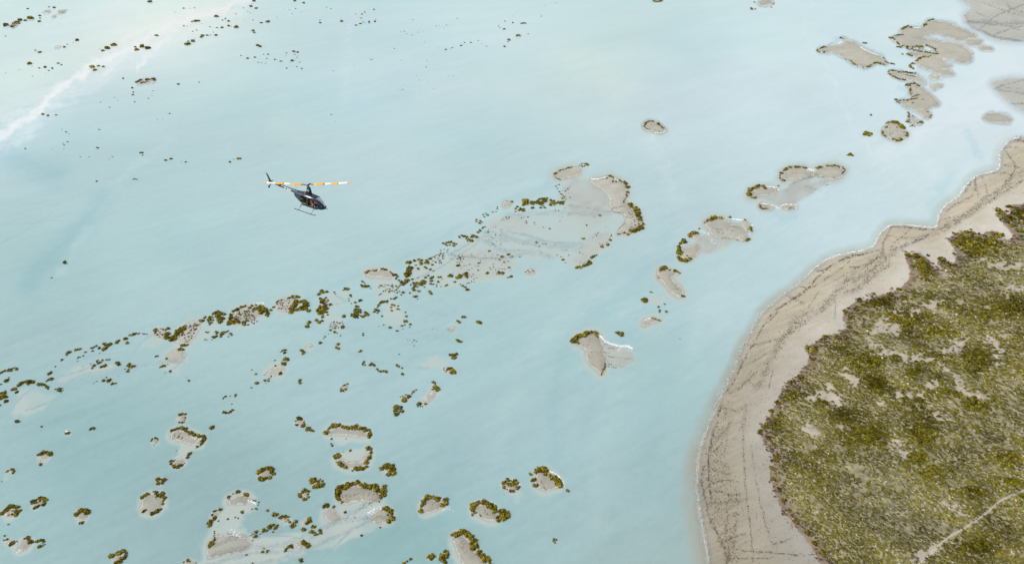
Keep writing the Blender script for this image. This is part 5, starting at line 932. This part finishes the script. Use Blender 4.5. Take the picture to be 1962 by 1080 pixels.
# mast fairing, mast, hub
def loft(name, rings, mat, parent, cap=True):
    n = len(rings[0]); VV = [p for r_ in rings for p in r_]; FF = []
    for i in range(len(rings)-1):
        for k in range(n): FF.append((i*n+k, i*n+(k+1) % n, (i+1)*n+(k+1) % n, (i+1)*n+k))
    if cap: FF.append(tuple(range(n))[::-1]); FF.append(tuple((len(rings)-1)*n+k for k in range(n)))
    return pymesh(name, VV, FF, mat, parent)
def foil(cx_, z, ch, th, n=14, fr_=.35):
    out = []
    for k in range(n):
        an = k/n*6.28318; out.append((cx_+ch/2*math.cos(an), th/2*math.sin(an)*(1 if math.cos(an) > 0 else .75), z))
    return out
fair = loft('mast_fairing', [foil(-.02, 2.02, 1.0, .46), foil(-.01, 2.3, .84, .40), foil(0, 2.65, .66, .32), foil(.01, 2.98, .52, .25)], m_dark, heli)
tube('mast', [(0, 0, 2.9), (0, 0, 3.30)], .055, m_gun, heli)
box('rotor_hub', (0, 0, 3.28), (.20, .74, .13), m_gun, heli, bev=.03)
# round white emblem with a dark swoosh on the starboard side of the fairing
def disc_y(name, cx_, cz, y, rx, rz, mat, parent, n=20, a0=0, a1=6.28318, hole=0):
    VV, FF = [], []
    for k in range(n+1):
        an = a0+(a1-a0)*k/n; VV += [(cx_+rx*math.cos(an), y, cz+rz*math.sin(an)), (cx_+rx*hole*math.cos(an), y, cz+rz*hole*math.sin(an))]
    for k in range(n): FF.append((2*k, 2*k+2, 2*k+3, 2*k+1))
    return pymesh(name, VV, FF, mat, parent, False)
em = disc_y('emblem', .0, 2.60, -.178, .15, .15, m_white, heli, a0=.5, a1=5.6, hole=.45)
disc_y('emblem_bar', .09, 2.58, -.185, .12, .045, m_white, em)
# main rotor: two blades, flapped up a little, yellow roots, white and yellow bands
def blade(r0, r1, ch, th, mat, parent, name, n=6):
    rings = []
    for i in range(n+1):
        r_ = r0+(r1-r0)*i/n; rings.append([(ch*.5*math.cos(a)-.02, r_, th*math.sin(a)) for a in [k/10*6.28318 for k in range(10)]])
    return loft(name, rings, mat, parent)
HEAD = -28.0; NOSE = 2.5; ROLL = -4.5
BLADE_AZ = None
for sgn in (1, -1):
    e = bpy.data.objects.new('rotor_blade', None); COL.objects.link(e); e.parent = heli; e.location = (0, 0, 3.28)
    ang = R(-HEAD-90 if sgn == 1 else -HEAD+90) + R(9)
    e.rotation_euler = Matrix.Rotation(ang, 4, 'Z').to_euler()
    # local +y runs along the blade; cone angle and pitch
    M_ = Matrix.Rotation(ang, 4, 'Z') @ Matrix.Rotation(R(3.2), 4, 'X') @ Matrix.Rotation(R(9 if sgn == 1 else -9), 4, 'Y')
    e.rotation_euler = M_.to_euler()
    blade(.30, .62, .16, .035, m_gun, e, 'blade_root', 2)
    for r0, r1, mt, nm in ((.62, 1.95, m_yel, 'yellow_band'), (1.95, 2.75, m_white, 'white_band'), (2.75, 3.55, m_yel, 'yellow_band'), (3.55, 4.78, m_white, 'white_band'), (4.78, 5.03, m_yel, 'yellow_tip')):
        blade(r0, r1, .40, .03, mt, e, nm, 4)
# tail
tb0, tb1 = Vector((-1.5, 0, 1.76)), Vector((-6.35, 0, 1.98))
boom = tube('tail_boom', [tb0.lerp(tb1, t_) for t_ in (0, .08, .35, .6, .8, 1)], [.30, .235, .19, .155, .125, .10], m_body, heli, 14)
tube('boom_band', [tb0.lerp(tb1, .60), tb0.lerp(tb1, .86)], [.160, .127], m_orange, boom, 14)
tube('antenna', [(-2.0, 0, 2.0), (-2.35, 0, 2.48)], [.03, .012], m_white, heli, 6)
tube('navigation_light', [(-.42, -.30, 2.09), (-.42, -.30, 2.16)], .07, m_white, heli, 8)
for zt, xt, name in ((1, 0, 'upper_fin'), (-1, 0, 'lower_fin')):
    if zt > 0: pr = [(-6.22, 2.0, .46), (-6.52, 2.62, .34), (-6.78, 3.08, .26)]
    else: pr = [(-6.24, 1.96, .46), (-6.42, 1.60, .38), (-6.60, 1.16, .26)]
    loft(name, [foil(x, z, ch, .055, 10) for x, z, ch in pr], m_body, heli)
loft('stabilizer', [[(x_-5.75-.12*abs(yy), yy, 1.95+zz_) for x_, zz_ in ((.20, 0), (.05, .03), (-.2, 0), (.05, -.03))] for yy in (-.78, -.05)], m_alu, heli)
box('tail_skid', (-6.62, 0, 1.10), (.30, .05, .10), m_dark, heli)
tube('tail_gearbox', [(-6.22, .0, 1.98), (-6.48, .0, 2.0)], [.12, .10], m_orange, heli, 10)
tr0 = bpy.data.objects.new('tail_rotor', None); COL.objects.link(tr0); tr0.parent = heli; tr0.location = (-6.28, .34, 2.0)
tube('rotor_shaft', [(0, -.30, 0), (0, .03, 0)], .04, m_gun, tr0, 8)
for a in (35, 215):
    d = Vector((math.cos(R(a)), 0, math.sin(R(a)))); q = Vector((-math.sin(R(a)), 0, math.cos(R(a))))
    loft('tail_blade', [[tuple(d*r_+q*.055*c_+Vector((0, .010*s_, 0))) for c_, s_ in ((1, 0), (0, 1), (-1, 0), (0, -1))] for r_ in (.08, .40, .73)], m_white, tr0)
# skids
for y in (1.05, -1.05):
    tube('skid', [(1.75, y, .22), (1.62, y, .10), (1.42, y, .045), (-.4, y, .045), (-1.55, y, .045), (-1.62, y, .05)], .042, m_dark, heli, 8)
    for x in (1.02, -.95):
        tube('skid_leg', [(x, y*.36, .60), (x, y*.86, .26), (x, y, .05)], [.045, .042, .04], m_alu, heli, 8)
tube('cross_tube', [(1.02, -.4, .60), (1.02, .4, .60)], .04, m_alu, heli, 8); tube('cross_tube', [(-.95, -.4, .62), (-.95, .4, .62)], .04, m_alu, heli, 8)
tube('exhaust_pipe', [(-1.9, .15, 1.1), (-2.25, .15, 1.0)], .06, m_dark, heli, 8)
# white lines and marks on the starboard side, laid on the skin
def on_skin(x, z, off=.012):
    w_, z0, z1 = sect(x); zc, hz = (z0+z1)/2, (z1-z0)/2; s_ = min(1, abs((z-zc)/hz)); e = 2/2.7
    return (x, -(w_*(max(1-s_**(2/e), 0))**(e/2)+off), z)
def stripe(name, x0, z0, x1, z1, wd, mat, n=14):
    VV, FF = [], []
    for i in range(n+1):
        t_ = i/n; x = x0+(x1-x0)*t_; z = z0+(z1-z0)*t_; VV += [on_skin(x, z-wd/2), on_skin(x, z+wd/2)]
    for i in range(n): FF.append((2*i, 2*i+2, 2*i+3, 2*i+1))
    return pymesh(name, VV, FF, mat, fus)
stripe('white_stripe', -2.08, 1.42, -.25, .80, .075, m_white); stripe('white_stripe', 1.55, .72, 2.15, .86, .05, m_white)
stripe('side_mark', -1.02, 1.56, -.86, 1.52, .07, m_white, 4); stripe('side_mark', -.84, 1.50, -.62, 1.44, .06, m_white, 4)
cu = bpy.data.curves.new('registration', 'FONT'); cu.body = '5Y JMM'; cu.size = .34; cu.align_x = 'CENTER'; cu.align_y = 'CENTER'; cu.extrude = .004; cu.offset = .012
to = bpy.data.objects.new('registration', cu); COL.objects.link(to)
dg = bpy.context.evaluated_depsgraph_get(); me = bpy.data.meshes.new_from_object(to.evaluated_get(dg)); bpy.data.objects.remove(to)
me.materials.clear(); me.materials.append(m_white); me.name = 'registration'
rg = link('registration', me, boom); rp = tb0.lerp(tb1, .37); rg.location = (rp.x, -.205, rp.z-.01); rg.rotation_euler = (R(90), R(2.6)*-1*-1, 0)
# place the machine
hx, hy, hd = ground(591, 354); dirv = Vector((float(hx), float(hy), -CAM_H)).normalized()
HUB = Vector((0, 0, CAM_H))+dirv*87.5
Rm = Matrix.Rotation(R(HEAD), 4, 'Z') @ Matrix.Rotation(R(NOSE), 4, 'Y') @ Matrix.Rotation(R(ROLL), 4, 'X')
heli.matrix_world = Matrix.Translation(HUB) @ Rm @ Matrix.Translation((0, 0, -3.28))
HM = heli.matrix_world.copy()

# ---------------------------------------------------------------- people in the cabin: one skinned surface each, seated
def seated(name, ox, oy, arm_out, cloth, skin, label):
    J = {}; Vt, E, Rr = [], [], []
    def v(k, p, r_): J[k] = len(Vt); Vt.append(p); Rr.append(r_)
    v('pel', (0, 0, .10), .145); v('bel', (0.0, 0, .26), .125); v('che', (-.03, 0, .46), .15); v('nec', (-.01, 0, .62), .055); v('hea', (.02, 0, .73), .085); v('top', (.01, 0, .83), .07)
    for s, y in (('l', 1), ('r', -1)):
        v('hip'+s, (.10, .10*y, .09), .09); v('kne'+s, (.46, .13*y, .13), .062); v('ank'+s, (.56, .13*y, -.24), .04); v('toe'+s, (.70, .14*y, -.27), .032)
        v('sho'+s, (-.02, .17*y, .54), .058); 
        if s == 'r' and arm_out: v('elb'+s, (.16, .30*y, .34), .042); v('wri'+s, (.34, .26*y, .24), .03); v('han'+s, (.41, .24*y, .22), .034)
        else: v('elb'+s, (.08, .24*y, .30), .042); v('wri'+s, (.30, .14*y, .22), .03); v('han'+s, (.37, .12*y, .21), .034)
    for a, b_ in (('pel', 'bel'), ('bel', 'che'), ('che', 'nec'), ('nec', 'hea'), ('hea', 'top')): E.append((J[a], J[b_]))
    for s in 'lr':
        for a, b_ in (('pel', 'hip'), ('hip', 'kne'), ('kne', 'ank'), ('ank', 'toe'), ('che', 'sho'), ('sho', 'elb'), ('elb', 'wri'), ('wri', 'han')):
            E.append((J[a if a in ('pel', 'che') else a+s], J[b_+s]))
    me = bpy.data.meshes.new(name); me.from_pydata(Vt, E, []); o = link(name, me)
    o.modifiers.new('skin', 'SKIN'); o.modifiers.new('smooth', 'SUBSURF').levels = 2
    for i, r_ in enumerate(Rr): me.skin_vertices[0].data[i].radius = (r_, r_)
    me.skin_vertices[0].data[0].use_root = True
    dg = bpy.context.evaluated_depsgraph_get(); m2_ = bpy.data.meshes.new_from_object(o.evaluated_get(dg)); bpy.data.objects.remove(o)
    m2_.materials.clear(); m2_.materials.append(cloth); m2_.materials.append(skin)
    for p in m2_.polygons:
        c = p.center; p.use_smooth = True
        p.material_index = 1 if (c.z > .60 or (c.x > .20 and c.z > .19) or c.z < -.12) else 0
    o = link(name, m2_)
    # hair cap, nose, ears
    hv, hf = [], []
    for i in range(5):
        for k in range(12):
            th = i/4*1.5; an = k/12*6.28318; hv.append((.005+.098*math.sin(th)*math.cos(an)-.012, .088*math.sin(th)*math.sin(an), .775+.112*math.cos(th)))
    for i in range(4):
        for k in range(12): hf.append((i*12+k, i*12+(k+1) % 12, (i+1)*12+(k+1) % 12, (i+1)*12+k))
    pymesh('hair', hv, hf, m_hair, o)
    tube('headset', [(0, .10, .74), (0, .075, .85), (0, 0, .905), (0, -.075, .85), (0, -.10, .74)], .018, m_dark, o, 6)
    o.matrix_world = HM @ Matrix.Translation((ox, oy, .96)) 
    tag(o, label, 'person'); return o
seated('person', .66, -.32, True, m_shirt, m_skin, 'person in pink clothes sitting in the open front doorway of the helicopter, nearest the viewer')
seated('person', .66, .30, False, m_shirt2, m_skin, 'pilot in dark clothes in the far front seat of the helicopter behind the windshield')
